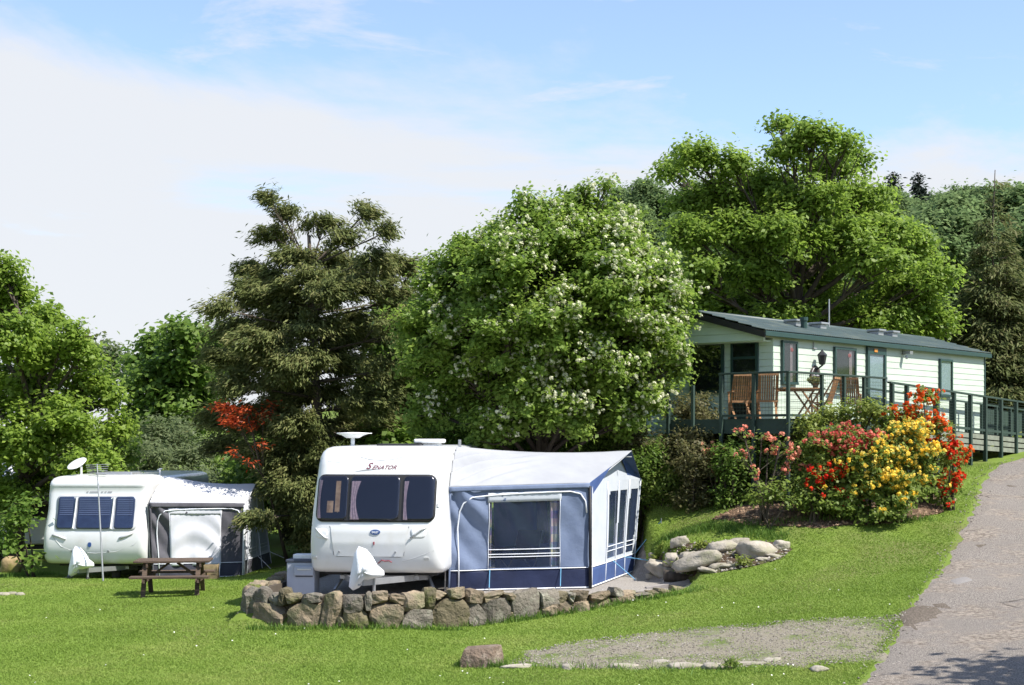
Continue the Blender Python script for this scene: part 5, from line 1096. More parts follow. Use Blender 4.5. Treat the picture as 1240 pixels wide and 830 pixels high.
# ------------------------------------------------------------------ stonework
material('wall_stone', (0.27, 0.21, 0.145), 0.92, (0.15, 0.125, 0.092), 5, 0.9, 18, col3=(0.13, 0.125, 0.075), scale3=3.0, rnd=0.32, bdist=0.05, spec=0.15)
material('pale_stone', (0.36, 0.325, 0.275), 0.92, (0.25, 0.225, 0.185), 5, 0.8, 20, col3=(0.25, 0.24, 0.17), scale3=3.5, rnd=0.15, bdist=0.03, spec=0.15)
material('wall_earth', (0.07, 0.055, 0.04), 1.0)
material('moss_stone', (0.30, 0.22, 0.12), 0.95, (0.18, 0.15, 0.06), 4, 0.9, 16, col3=(0.16, 0.16, 0.03), scale3=2.5)
material('wall_stone_grey', (0.19, 0.17, 0.14), 0.92, (0.115, 0.10, 0.085), 6, 0.9, 20, col3=(0.25, 0.24, 0.19), scale3=6.0, rnd=0.25, bdist=0.05, spec=0.15)
material('wall_stone_moss', (0.20, 0.17, 0.11), 0.95, (0.12, 0.105, 0.07), 5, 0.9, 18, col3=(0.10, 0.115, 0.035), scale3=3.0, rnd=0.25, bdist=0.05, spec=0.1)
def build_stones():
    rr = random.Random(4)
    # wall path: centre line, top height of the wall and ground come from the photo and the terrain
    path = [(-3.85, 29.5), (-4.15, 27.6), (-4.25, 25.2), (-4.35, 23.9), (-4.18, 23.3), (-3.6, 23.05), (-2.6, 22.98), (-1.75, 23.08), (-1.0, 23.45), (-0.45, 23.80), (0.45, 24.32), (1.15, 24.62), (1.9, 24.95), (2.5, 25.28), (3.0, 25.6)]
    path = [Vector((x, y, 0)) for x, y in path]
    cum = [0.0]
    for a, b in zip(path, path[1:]): cum.append(cum[-1] + (b - a).length)
    def at(s):
        for i in range(len(cum) - 1):
            if s <= cum[i + 1] or i == len(cum) - 2:
                t = (s - cum[i]) / (cum[i + 1] - cum[i]); return path[i].lerp(path[i + 1], t), (path[i + 1] - path[i]).normalized()
    L = cum[-1]
    def top(s):
        p, _ = at(s)
        # 0.33 m over the pitch in front of the caravan, falling to pitch level past the awning
        if p.x < -1.2: return 0.30 - 0.10 * max(0, min(1, (p.y - 24.5) / 4)) if p.y > 23.9 else 0.30
        t = min(1, max(0, (p.x + 1.2) / 2.2)); return 0.30 - 0.19 * t
    b0 = path[5]
    wall = thing('dry_stone_wall', 'low dry stone wall of brown boulders round the front caravan pitch', 'wall', (path[6].x, path[6].y, gz(path[6].x, path[6].y) - 0.02))
    off = Vector(wall.location)
    core = MB(off=off); n = 80
    prev = None
    for i in range(n + 1):
        s = L * i / n; p, d = at(s); nrm = Vector((d.y, -d.x, 0)); z1 = top(s) - 0.07; z0 = gz(p.x + nrm.x * 0.25, p.y + nrm.y * 0.25) - 0.15
        z0 = min(z0, z1 - 0.05); row = [p - nrm * 0.05 + Vector((0, 0, z0)), p - nrm * 0.05 + Vector((0, 0, z1)), p - nrm * 0.24 + Vector((0, 0, z1)), p - nrm * 0.24 + Vector((0, 0, z0))]
        if prev: 
            core.add(prev + row, [(0, 4, 5, 1), (1, 5, 6, 2), (2, 6, 7, 3), (3, 7, 4, 0)])
        prev = row
    core.build('wall_core', 'wall_earth', wall)
    def stone(s, z0, z1, w, seed, dep, mat='wall_stone', sq=0.92):
        p, d = at(min(L - 0.02, max(0.02, s))); nrm = Vector((d.y, -d.x, 0)); rot = math.atan2(d.y, d.x) + rr.uniform(-.12, .12); tilt = Matrix.Rotation(rr.uniform(-.22, .22), 3, 'Y') @ Matrix.Rotation(rr.uniform(-.1, .1), 3, 'X')
        c = p + nrm * rr.uniform(-0.07, 0.01) + Vector((0, 0, (z0 + z1) / 2))
        mb = MB(off=off); mb.rock(c, (w / 2 * 1.20, dep, (z1 - z0) / 2 * 1.24), rot, seed, 4, 0.17, sq, tilt, facets=8); mb.build('stone', rr.choice(('wall_stone', 'wall_stone', 'wall_stone_grey', 'wall_stone_moss')), wall)
    s = 0.15; seed = 1
    while s < L:                                # big footing stones
        p, d = at(min(s, L - .01)); nrm = Vector((d.y, -d.x, 0)); g = gz(p.x + nrm.x * 0.28, p.y + nrm.y * 0.28); h = top(s) - g
        if h < 0.16: w = rr.uniform(0.22, 0.4); stone(s + w / 2, g - 0.05, g + max(0.06, h + rr.uniform(-.02, .03)), w, seed, 0.16); s += w; seed += 1; continue
        big = h > 0.45
        w = rr.uniform(0.30, 0.64) if big else rr.uniform(0.28, 0.5); f = rr.uniform(0.46, 0.80) if big else rr.uniform(0.5, 0.62)
        if big and rr.random() < 0.16: f = 0.98
        stone(s + w / 2, g - 0.06, g + h * f, w, seed, 0.20); seed += 1
        if f < 0.9:
            q = s
            while q < s + w - 0.05:
                w2 = min(rr.uniform(0.2, 0.42), s + w - q + 0.05); stone(q + w2 / 2, g + h * f - 0.02, top(q) + rr.uniform(-.07, .05), w2, seed, 0.17, sq=0.85); seed += 1; q += w2
        if rr.random() < 0.6:                   # chinking in the joints
            stone(s + w, g + h * 0.1, g + h * 0.34, rr.uniform(0.10, 0.16), seed, 0.14); seed += 1
        s += w
    # rockery boulders: px, py of the foot, width, height in photo pixels
    rk = [(845,690,34,21,'long pale boulder lying in the middle of the rockery'),(916,679,24,24,'big humped pale boulder at the lawn end of the rockery'),(876,670,21,15,'pale slab behind the long rockery boulder'),(800,700,21,22,'rounded pale boulder beside the awning corner'),(817,688,14,18,'upright pale rock next to the rounded boulder'),(822,664,13,14,'small pale rock at the top of the rockery bank'),(947,668,11,14,'pointed brownish rock at the end of the rockery'),(868,691,12,9,'small pale stone in front of the long boulder'),(858,694,14,6,'flat pale stone on the rockery edge beside the lawn'),(884,689,12,6,'flat stone on the rockery edge below the humped boulder'),(900,686,10,5,'little edging stone under the humped boulder'),(925,680,9,5,'little edging stone at the lawn corner of the rockery'),(834,681,11,13,'brown stone beside the yellow green alpine plant'),(790,704,10,9,'tan stone at the awning peg'),(812,696,9,9,'grey stone between the rounded boulder and the log'),(776,699,10,12,'tan rounded stone beside the awning skirt'),(937,676,10,5,'small stone behind the lawn corner of the rockery'),(895,663,14,12,'half buried rock behind the humped boulder'),(790,676,5,6,'white pebble standing on the bank')]
    for i, (px, py, w, h, lab) in enumerate(rk):
        p = hit(px, py - h * 0.25); k = p.y / F; w *= k; h *= k
        o = MB().rock((0, 0, h * 0.24), (w * 1.04, min(w, 0.45) * 0.8, h * 0.52), 0.15 * ((i * 7) % 5 - 2), 300 + i, 5, 0.26, 0.35, Matrix.Rotation(0.12 * ((i * 3) % 5 - 2), 3, 'Y'), facets=6).build('rockery_boulder', 'pale_stone', None, True)
        o.location = p; tag(o, lab, 'rock', 'rocks of the rockery')
    # cut block on the lawn
    p = hit(583, 806); o = MB()
    bm = [(-0.30,-0.18,0),(0.02,-0.24,0),(0.20,-0.20,0),(0.30,0.0,0),(0.24,0.2,0),(-0.22,0.2,0)]; tp = [(-0.24,-0.14,0.26),(0.03,-0.15,0.285),(0.20,-0.15,0.31),(0.275,0.0,0.315),(0.2,0.15,0.3),(-0.2,0.16,0.27)]
    md = [(a[0]*.55+b[0]*.45+(0.02 if i%2 else -0.015), a[1]*.55+b[1]*.45-(0.05 if i == 1 else 0), (a[2]+b[2])*.48) for i, (a, b) in enumerate(zip(bm, tp))]
    o.add(bm + md + tp, [(i, (i+1)%6, 6+(i+1)%6, 6+i) for i in range(6)] + [(6+i, 6+(i+1)%6, 12+(i+1)%6, 12+i) for i in range(6)] + [(12,13,14,15,16,17), (5,4,3,2,1,0)])
    ob = o.build('stone_block', 'block_stone', None, bevel=0.012); ob.location = p - Vector((0, 0, 0.03)); tag(ob, 'rough cut brown stone block standing alone on the lawn', 'stone')
    # flat stones bedded along the verge
    fl = [(626,807,20,4),(688,810,9,4),(757,811,20,3),(806,808,15,4),(830,806,26,6),(864,810,14,7),(912,808,24,6),(941,806,13,5),(990,811,12,3)]
    for i, (px, py, w, h) in enumerate(fl):
        p = hit(px, py); k = p.y / F
        ob = MB().rock((0, 0, 0), (w * k, 0.12 + 0.05 * (i % 2), 0.03 + 0.004 * h), 0.1 * (i % 3 - 1), 400 + i, 3, 0.25, 0.4, facets=5).build('edging_stone', 'pale_stone', None, True); ob.location = p + Vector((0, 0.14 * ((i * 5) % 4) - 0.1, -0.004 + 0.01 * (i % 3))); tag(ob, 'flat pale stone bedded in the grass along the gravel verge', 'stone', 'flat stones edging the verge')
    for i, (px, py, w) in enumerate(((4,721,9),(14,720,7),(24,721,6))):
        p = hit(px, py); k = p.y / F; ob = MB().rock((0, 0, 0.0), (w * k, 0.14, 0.06), 0.2 * i, 420 + i, 2, 0.2, 0.4).build('lawn_stone', 'pale_stone', None, True); ob.location = p; tag(ob, 'flat pinkish stone lying on the lawn by the shaded grass', 'stone', 'flat stones on the open lawn')
    p = hit(14, 693); k = p.y / F; ob = MB().rock((0, 0, 0.17), (13 * k, 0.25, 0.24), 0.2, 431, 4, 0.25, 0.45).build('boulder', 'moss_stone', None, True); ob.location = p; tag(ob, 'mossy orange boulder beside the dark bush', 'rock')
    p = hit(872, 803); 
    # log and old sleeper by the pitch edge
    p = hit(828, 706); d = Vector((0.97, 0.22, 0)); o = MB()
    pts = [Vector((-0.36, -0.02, 0.12)), Vector((-0.2, 0, 0.10)), Vector((0, 0.02, 0.08)), Vector((0.2, 0.01, 0.075)), Vector((0.36, 0.03, 0.09))]
    o.tube(pts, [0.11, 0.105, 0.085, 0.08, 0.10], 11)
    o.v = [q + Vector((noise.noise(q * 9), noise.noise(q * 9 + Vector((5, 0, 0))), noise.noise(q * 9 + Vector((0, 9, 0))))) * 0.03 for q in o.v]
    ob = o.build('log', 'bark', None, True); ob.location = p; tag(ob, 'short weathered brown log lying on the pitch gravel', 'log')
    a = hit(782, 716); b = hit(835, 708); m = (a + b) / 2; ob = MB(off=m).bar(a + Vector((0, 0, 0.03)), b + Vector((0, 0, 0.03)), 0.14, 0.09).build('timber_edging', 'grey_timber', None, bevel=0.01); ob.location = m; tag(ob, 'grey timber edging the pitch between wall end and log', 'timber')

material('block_stone', (0.22, 0.165, 0.125), 0.95, (0.12, 0.09, 0.075), 6, 0.9, 22, col3=(0.30, 0.25, 0.20), scale3=4, bdist=0.05, spec=0.1)
material('grey_timber', (0.30, 0.275, 0.26), 0.9, (0.20, 0.18, 0.17), 8, 0.6, 20, stretch=(0.3, 3, 3))
material('picnic_wood', (0.115, 0.078, 0.055), 0.85, (0.065, 0.046, 0.033), 10, 0.6, 25, stretch=(0.4, 4, 4), rnd=0.15)
material('grey_plastic', (0.34, 0.37, 0.43), 0.55, (0.30, 0.33, 0.39), 4)
material('plastic_dark', (0.05, 0.06, 0.09), 0.5)

def build_picnic():
    p = hit(205, 722); c = thing('picnic_table', 'brown timber picnic table with attached benches on the lawn by the rear caravan', 'picnic table', (p.x, p.y + 0.35, gz(p.x, p.y + 0.35)), math.radians(6))
    top = 0.70
    for i in range(5):
        y = -0.34 + i * 0.155; MB().box((-0.74, y, top - 0.04), (0.74, y + 0.14, top)).build('table_plank', 'picnic_wood', c, bevel=0.006)
    for s in (-1, 1):
        for j in range(2):
            y = s * 0.62 + (j - 1) * 0.15 + 0.0; MB().box((-0.76, y, 0.385), (0.76, y + 0.135, 0.425)).build('bench_plank', 'picnic_wood', c, bevel=0.006)
    for x in (-0.52, 0.52):
        for s in (-1, 1): MB().bar((x, s * 0.58, -0.03), (x, s * 0.20, top - 0.04), 0.045, 0.09, (1, 0, 0)).build('leg', 'picnic_wood', c)
        MB().box((x + 0.024, -0.76, 0.30), (x + 0.064, 0.76, 0.384)).build('bench_bearer', 'picnic_wood', c); MB().box((x + 0.024, -0.33, top - 0.13), (x + 0.064, 0.42, top - 0.042)).build('top_bearer', 'picnic_wood', c)
        MB().bar((x * 0.9, 0, 0.35), (x * 0.15, 0, top - 0.06), 0.045, 0.07, (0, 1, 0)).build('brace', 'picnic_wood', c)
    # potted plant against the charcoal awning
    q = hit(203, 700); q.y += 0.6; q.z = gz(q.x, q.y); pot = thing('potted_plant', 'stacked terracotta pots against the charcoal awning wall', 'pot', q)
    MB().lathe([(0.10, 0), (0.15, 0.24), (0.165, 0.24), (0.165, 0.29), (0.13, 0.29)], 16).build('pot', 'terracotta', pot, True)
    MB().lathe([(0.06, 0.27), (0.11, 0.40), (0.125, 0.41), (0.125, 0.47), (0.09, 0.47)], 16).build('pot', 'terracotta', pot, True)
    MB().rock((0, 0, 0.53), (0.075, 0.075, 0.085), 0, 77, 2, 0.2, 0.1).build('head', 'terracotta', pot, True)
    # wooden crate right of the table
    q = hit(246, 703); q.y += 0.5; q.z = gz(q.x, q.y); cr = thing('wooden_crate', 'small pale wooden crate on the grass beside the charcoal awning', 'crate', q)
    for i in range(3): 
        MB().box((-0.22, -0.15, 0.02 + i * 0.11), (0.22, -0.135, 0.11 + i * 0.11)).build('slat', 'crate_wood', cr); MB().box((-0.22, 0.135, 0.02 + i * 0.11), (0.22, 0.15, 0.11 + i * 0.11)).build('slat', 'crate_wood', cr)
    for x in (-0.235, 0.22): MB().box((x, -0.15, 0.0), (x + 0.015, 0.15, 0.34)).build('end_board', 'crate_wood', cr)
    MB().box((-0.21, -0.13, 0.02), (0.21, 0.13, 0.035)).build('base_board', 'crate_wood', cr)
    # grey box left of the front caravan
    p = P(366, 700, 25.3); b = thing('storage_locker', 'grey plastic utility box with dark lid standing beside the front caravan', 'box', (p.x, 25.35, -0.01), math.radians(-4))
    MB().box((-0.24, -0.2, 0.0), (0.25, 0.25, 0.585)).build('body', 'grey_plastic', b, bevel=0.02); MB().box((-0.255, -0.215, 0.587), (0.265, 0.265, 0.635)).build('lid', 'plastic_dark', b, bevel=0.012)
    MB().box((-0.10, -0.245, 0.36), (0.24, -0.198, 0.52)).build('drawer', 'grey_plastic', b, bevel=0.012); MB().box((-0.08, -0.215, 0.335), (0.22, -0.197, 0.36)).build('drawer_gap', 'plastic_dark', b); MB().box((-0.04, -0.26, 0.46), (0.20, -0.24, 0.48)).build('drawer_handle', 'aluminium', b)
    o = MB().box((-0.15, -0.12, 0), (0.20, 0.14, 0.08)).build('plastic_tray', 'white_plastic', None, bevel=0.015); o.location = (p.x, 25.38, 0.626); o.rotation_euler = (0, 0, -0.1); tag(o, 'white plastic tray lying on the grey utility box', 'tray')
material('crate_wood', (0.36, 0.27, 0.15), 0.85, (0.24, 0.18, 0.10), 8)

# ------------------------------------------------------------------ mobile home, deck, ramp
material('cladding', (0.46, 0.535, 0.45), 0.5, (0.43, 0.50, 0.42), 2, spec=0.35, rnd=0.02)
material('cladding_shade_lift', (0.52, 0.64, 0.55), 0.55, (0.48, 0.60, 0.515), 2, rnd=0.03)  # same cladding as the long wall, colour lightened to offset the end wall's shade
material('green_trim', (0.022, 0.055, 0.05), 0.45)
material('roof_green', (0.060, 0.085, 0.082), 0.5, (0.045, 0.065, 0.064), 3, col3=(0.09, 0.11, 0.095), scale3=1.5)
material('deck_green', (0.030, 0.055, 0.042), 0.7, (0.022, 0.042, 0.032), 6, rnd=0.12)
material('deck_board', (0.13, 0.125, 0.10), 0.85, (0.09, 0.085, 0.07), 8, rnd=0.12)
material('wire', (0.035, 0.055, 0.045), 0.5)
material('net_curtain', (0.50, 0.56, 0.60), 0.8, (0.34, 0.40, 0.46), 28)
material('room_dark', (0.020, 0.024, 0.022), 0.6)
material('red_lamp', (0.45, 0.06, 0.05), 0.5)
material('teak', (0.34, 0.185, 0.085), 0.6, (0.24, 0.12, 0.055), 9, 0.3, 20, rnd=0.12)
material('sign_brown', (0.035, 0.024, 0.02), 0.7, (0.06, 0.042, 0.036), 6)
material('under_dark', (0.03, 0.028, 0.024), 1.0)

H1 = Vector(((925 - 620) / F * 31.0, 31.0, 2.8)); H2 = Vector(((1192 - 620) / F * 39.5, 39.5, 2.8)); HU = (H2 - H1).normalized(); HRZ = math.atan2(HU.y, HU.x); HL = (H2 - H1).length
HV = Vector((-HU.y, HU.x, 0))
def h_u(px, off=0.0):
    """distance along the long wall (or a line parallel to it, off metres in) at a photo column"""
    q = H1 + HV * off; t = (px - 620) / F; return (q.x - t * q.y) / (t * HU.y - HU.x)
def h_z(u, py, off=0.0):
    d = (H1 + HU * u + HV * off).y; return EYE - (py - HZ) / F * d - 2.8
def window(parent, name, x0, x1, z0, z1, axis='x', pos=0.0, glass='house_glass', back='room_dark', mull=None, curtain=None):
    """a framed window standing proud of a wall: axis x on the long wall (outside is -y), axis y on the end wall (outside is -x)"""
    def T(a, o, z): return (a, pos - o, z) if axis == 'x' else (pos - o, a, z)
    def bx(mb, a0, a1, o0, o1, q0, q1):
        p, q = T(a0, o0, q0), T(a1, o1, q1); return mb.box([min(p[i], q[i]) for i in range(3)], [max(p[i], q[i]) for i in range(3)])
    w = 0.055
    f = MB(); bx(f, x0 - w, x1 + w, 0.0, 0.06, z1, z1 + w); bx(f, x0 - w, x1 + w, 0.0, 0.075, z0 - w, z0); bx(f, x0 - w, x0, 0.0, 0.06, z0, z1); bx(f, x1, x1 + w, 0.0, 0.06, z0, z1)
    if mull: 
        for m in mull: bx(f, x0, x1, 0.0, 0.055, m - 0.03, m + 0.03)
    fr = f.build(name, 'green_trim', parent)
    b = MB(); bx(b, x0, x1, 0.004, 0.018, z0, z1); b.build('room', back, fr)
    if curtain:
        c = MB(); c.grid(lambda u, v: Vector(T(x0 + (x1 - x0) * (curtain[0] + (curtain[1] - curtain[0]) * u), 0.028 + 0.006 * math.sin(u * 30), z0 + (z1 - z0) * v)), 16, 2); c.build('curtain', curtain[2], fr, True)
    g = MB(); bx(g, x0, x1, 0.042, 0.046, z0, z1); g.build('pane', glass, fr); return fr

def build_home():
    W_, EZ, RZ = 3.1, 2.25, 2.66
    h = thing('mobile_home', 'pale green clad mobile home with dark green tiled roof above the garden', 'mobile home', H1, HRZ)
    x_in = max(0.35, h_u(936.5)); zc = h_z(0.2, 412.5)
    MB().box((x_in + 0.02, 0.03, 0.0), (HL - 0.02, W_ - 0.03, EZ - 0.02)).build('wall_core', 'cladding_shade_lift', h)
    # cladding boards: long wall, then the end wall
    nb, bh = 15, EZ / 15
    for i in range(nb):
        z = i * bh; x0 = x_in if z + bh * 0.5 < zc else 0.0; y1 = 0.03 if x0 > 0 else 0.05
        MB().add([(x0, -0.007, z + 0.002), (HL, -0.007, z + 0.002), (HL, 0.002, z + bh), (x0, 0.002, z + bh), (x0, y1, z + 0.002), (HL, y1, z + 0.002), (HL, y1, z + bh), (x0, y1, z + bh)], [(0,1,2,3),(4,7,6,5),(0,4,5,1),(3,2,6,7),(0,3,7,4),(1,5,6,2)]).build('cladding_board', 'cladding', h)
        if x0 > 0:
            MB().add([(x_in - 0.016, 0.0, z + 0.004), (x_in - 0.016, W_, z + 0.004), (x_in, W_, z + bh), (x_in, 0.0, z + bh), (x_in + 0.02, 0.0, z + 0.004), (x_in + 0.02, W_, z + 0.004), (x_in + 0.02, W_, z + bh), (x_in + 0.02, 0, z + bh)], [(0,3,2,1),(4,5,6,7),(0,1,5,4),(3,7,6,2),(0,4,7,3),(1,2,6,5)]).build('cladding_board', 'cladding_shade_lift', h)
    # gable: boards cut to the roof slope, overhanging the bay
    gb = 5; g0 = zc
    def half(z): return W_ / 2 if z <= EZ else W_ / 2 * (1 - (z - EZ) / (RZ - EZ))
    zz = g0; step = 0.17
    while zz < RZ - 0.02:
        z2 = min(zz + step, RZ - 0.005); a, b = half(zz), half(z2); m = W_ / 2
        MB().add([(-0.016, m - a, zz + .003), (-0.016, m + a, zz + .003), (-0.002, m + b, z2), (-0.002, m - b, z2), (0.06, m - a, zz + .003), (0.06, m + a, zz + .003), (0.06, m + b, z2), (0.06, m - b, z2)], [(0,3,2,1),(4,5,6,7),(0,1,5,4),(3,7,6,2),(0,4,7,3),(1,2,6,5)]).build('gable_board', 'cladding_shade_lift', h); zz = z2
    MB().box((0.061, 0.052, g0 - 0.02), (x_in + 0.02, W_ - 0.02, g0 + 0.01)).build('bay_soffit', 'cladding_shade_lift', h)
    MB().box((HL - 0.03, -0.025, 0.0), (HL + 0.03, 0.06, EZ)).build('corner_trim', 'green_trim', h)
    # roof: tile-profile steel sheets
    ox, oy = 0.16, 0.13; n = int((HL + 2 * ox) / 0.085)
    for side in (0, 1):
        mb = MB(); 
        def fn(u, v, side=side):
            x = -ox + (HL + 2 * ox) * u; t = v; y = (-oy if side == 0 else W_ + oy) * (1 - t) + (W_ / 2) * t; z = EZ - 0.045 + (RZ - EZ + 0.075) * t
            rib = 0.018 * (0.5 + 0.5 * math.cos(u * n * math.pi * 2)) ; tile = 0.022 * ((1 - (t * 5) % 1.0))
            return Vector((x, y, z + rib + tile + 0.02))
        ts = []
        for j in range(5): ts += [j / 5 + 0.0005, (j + 1) / 5 - 0.0005]
        vs = []; nu = n * 4
        for t in ts:
            for i in range(nu + 1): vs.append(fn(i / nu, t))
        fs = [(j*(nu+1)+i, j*(nu+1)+i+1, (j+1)*(nu+1)+i+1, (j+1)*(nu+1)+i) for j in range(len(ts)-1) for i in range(nu)]
        mb.add(vs, fs if side == 0 else [f[::-1] for f in fs]); mb.build('roof_slope', 'roof_green', h, False, solid=0.01)
    MB().tube([(-ox, W_ / 2, RZ + 0.045), (HL + ox, W_ / 2, RZ + 0.045)], 0.06, 8).build('ridge_cap', 'roof_green', h, True)
    MB().box((-ox, -oy - 0.02, EZ - 0.13), (HL + ox, -oy + 0.012, EZ - 0.02)).build('gutter', 'green_trim', h, bevel=0.01)
    MB().box((-ox, -oy + 0.013, EZ - 0.09), (HL + ox, -0.018, EZ - 0.07)).build('soffit', 'green_trim', h)
    for s in (0, 1):
        y0 = -oy if s == 0 else W_ + oy
        MB().add([(-ox - .012, y0, EZ - 0.17), (-ox - .012, W_ / 2, RZ - 0.11), (-ox - .012, W_ / 2, RZ + 0.03), (-ox - .012, y0, EZ - 0.03), (-ox + .02, y0, EZ - 0.17), (-ox + .02, W_ / 2, RZ - 0.11), (-ox + .02, W_ / 2, RZ + 0.03), (-ox + .02, y0, EZ - 0.03)], [(0,1,2,3),(7,6,5,4),(0,4,5,1),(3,2,6,7),(0,3,7,4),(1,5,6,2)]).build('bargeboard', 'black_metal', h)
    MB().box((0.0, W_ + 0.001, -0.0), (HL, W_ + 0.02, EZ)).build('rear_cladding', 'cladding_shade_lift', h)
    # skirt under the home
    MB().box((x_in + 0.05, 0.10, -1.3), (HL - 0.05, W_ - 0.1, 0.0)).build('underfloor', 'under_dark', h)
    # openings in the long wall
    def ww(a, b, t, bt, **k):
        u0, u1 = h_u(a), h_u(b); um = (u0 + u1) / 2; return window(h, k.pop('name', 'window'), u0 + 0.04, u1 - 0.04, h_z(um, bt) + 0.04, h_z(um, t) - 0.04, 'x', -0.008, **k)
    f = ww(945.5, 963, 414, 465, curtain=(0.55, 0.75, 'curtain_pink'))
    MB().rock((h_u(957), -0.038, h_z(h_u(957), 424)), (0.07, 0.008, 0.05), 0, 5, 2, 0.1, 0.1).build('lamp_shade', 'red_lamp', f, True)
    f = ww(1009, 1034, 422, 470, curtain=(0.72, 0.88, 'curtain_pink'))
    MB().rock((h_u(1027), -0.038, h_z(h_u(1027), 431)), (0.08, 0.008, 0.05), 0, 6, 2, 0.1, 0.1).build('lamp_shade', 'red_lamp', f, True)
    ww(1136.5, 1151, 436, 480, back='net_curtain')
    u0, u1 = h_u(1048), h_u(1070.5); zt = h_z((u0 + u1) / 2, 421); dz = 0.34
    d = MB().box((u0, -0.07, dz), (u0 + 0.10, -0.015, zt)).box((u1 - 0.10, -0.07, dz), (u1, -0.015, zt)).box((u0 + 0.10, -0.07, zt - 0.17), (u1 - 0.10, -0.015, zt)).box((u0 + 0.10, -0.07, dz), (u1 - 0.10, -0.015, dz + 0.55)).build('door', 'green_trim', h)
    MB().box((u0 + 0.10, -0.03, dz + 0.55), (u1 - 0.10, -0.018, zt - 0.17)).build('door_net', 'net_curtain', d); MB().box((u0 + 0.10, -0.055, dz + 0.55), (u1 - 0.10, -0.05, zt - 0.17)).build('door_pane', 'house_glass', d)
    MB().box((u1 - 0.07, -0.12, dz + 0.95), (u1 - 0.03, -0.071, dz + 1.08)).build('handle', 'aluminium', d); MB().box((u0 + 0.3, -0.085, zt - 0.12), (u0 + 0.46, -0.071, zt - 0.04)).build('door_plate', 'amber', d)
    # lantern, sign, outside light, small grey L-shaped bar
    u = h_u(987); z = h_z(u, 437); la = MB().bar((u, -0.02, z - 0.22), (u, -0.20, z - 0.10), 0.03, 0.03).box((u - 0.05, -0.03, z - 0.28), (u + 0.05, -0.017, z - 0.12)).build('lantern_bracket', 'black_metal', h)
    MB().lathe([(0.045, -0.10), (0.07, -0.08), (0.10, 0.10), (0.115, 0.11), (0.10, 0.14), (0.03, 0.21), (0.015, 0.24)], 6, (u, -0.18, z)).build('lantern', 'black_metal', la); MB().lathe([(0.06, -0.07), (0.092, 0.09)], 6, (u, -0.18, z + 0.001), Matrix.Diagonal((1.03, 1.03, 1)).to_4x4()).build('lantern_glass', 'lamp_clear', la)
    u = h_u(986); z = h_z(u, 454.5); M = Matrix.Rotation(math.pi / 2, 4, 'X'); sg = MB().lathe([(0.02, 0.0), (0.205, 0.0), (0.22, 0.012), (0.205, 0.028), (0.02, 0.028)], 22, (u, -0.018, z), M).build('name_plaque', 'sign_brown', h)
    MB().tube([(u + 0.175 * math.cos(a * 0.2618), -0.047, z + 0.175 * math.sin(a * 0.2618)) for a in range(25)], 0.006, 4).build('plaque_border', 'handle_grey', sg)
    MB().box((u - 0.12, -0.0495, z - 0.012), (u + 0.13, -0.0465, z + 0.012)).build('plaque_band', 'handle_grey', sg)
    u = h_u(1093); z = h_z(u, 427); sl = MB().box((u - 0.04, -0.06, z - 0.06), (u + 0.04, -0.017, z + 0.04)).build('security_light', 'seam_grey', h, bevel=0.008); MB().bar((u, -0.05, z), (u - 0.05, -0.26, z - 0.02), 0.11, 0.08).build('lamp_head', 'galvanised', sl); MB().rock((u - 0.07, -0.14, z - 0.13), (0.035, 0.035, 0.05), 0, 9, 2, 0.05, 0.1).build('sensor', 'galvanised', sl, True)
    u = h_u(985); z = h_z(u, 422); MB().bar((u - 0.04, -0.03, z + 0.14), (u - 0.04, -0.03, z), 0.02, 0.02).bar((u - 0.05, -0.03, z), (u + 0.09, -0.03, z), 0.02, 0.02).build('wall_l_bar', 'seam_grey', h)
    # bay windows in the end wall
    y_of = lambda px: (lambda t: ((H1 + HU * x_in).x - t * (H1 + HU * x_in).y) / (t * HV.y - HV.x))((px - 620) / F)
    ez = lambda y, py: EYE - (py - HZ) / F * (H1 + HU * x_in + HV * y).y - 2.8
    a, b = y_of(919), y_of(887); window(h, 'bay_window', a + 0.05, b - 0.05, 0.40, ez(a, 416), 'y', x_in - 0.017, mull=(ez(a, 433),), curtain=None)
    a2, b2 = y_of(877.5), min(y_of(838), W_ - 0.1); window(h, 'bay_window', a2 + 0.05, b2 - 0.05, 1.0, ez(a2, 417), 'y', x_in - 0.017)
    # roof vents and flues
    zr = lambda t: EZ - 0.045 + (RZ - EZ + 0.075) * t + 0.04
    for px in (955, 985, 1055, 1072):
        u = h_u(px, 1.2); MB().box((u - 0.14, 0.92, zr(0.62)), (u + 0.14, 1.18, zr(0.75) + 0.06)).box((u - 0.19, 0.87, zr(0.75) + 0.06), (u + 0.19, 1.23, zr(0.75) + 0.11)).build('roof_vent', 'galvanised', h, bevel=0.01)
    u = h_u(973.5, 0.7); MB().tube([(u, 0.7, zr(0.3)), (u, 0.7, zr(0.5) + 0.22)], 0.075, 12).tube([(u, 0.7, zr(0.5) + 0.18), (u, 0.7, zr(0.5) + 0.26)], 0.095, 12).build('flue', 'green_trim', h)
    u = h_u(1004, 1.5); MB().tube([(u, 1.5, RZ), (u, 1.5, RZ + 0.75)], 0.02, 6).build('aerial_pole', 'galvanised', h)

    # ---- deck
    DZ = 0.33; dx0, dx1 = -1.5, h_u(1072, -1.45); dy = -1.45
    k = thing('timber_deck', 'dark green timber deck with wire railing in front of the mobile home', 'deck', H1, HRZ)
    nbd = 11; bw = (0.0 - dy) / nbd
    for i in range(nbd): MB().box((dx0, dy + i * bw + 0.006, DZ - 0.03), (dx1, dy + (i + 1) * bw - 0.006, DZ)).build('deck_plank', 'deck_board', k)
    for i in range(10): MB().box((dx0, 0.0 + i * 0.14 + 0.006, DZ - 0.03), (x_in - 0.10, (i + 1) * 0.14 - 0.006, DZ)).build('deck_plank', 'deck_board', k)
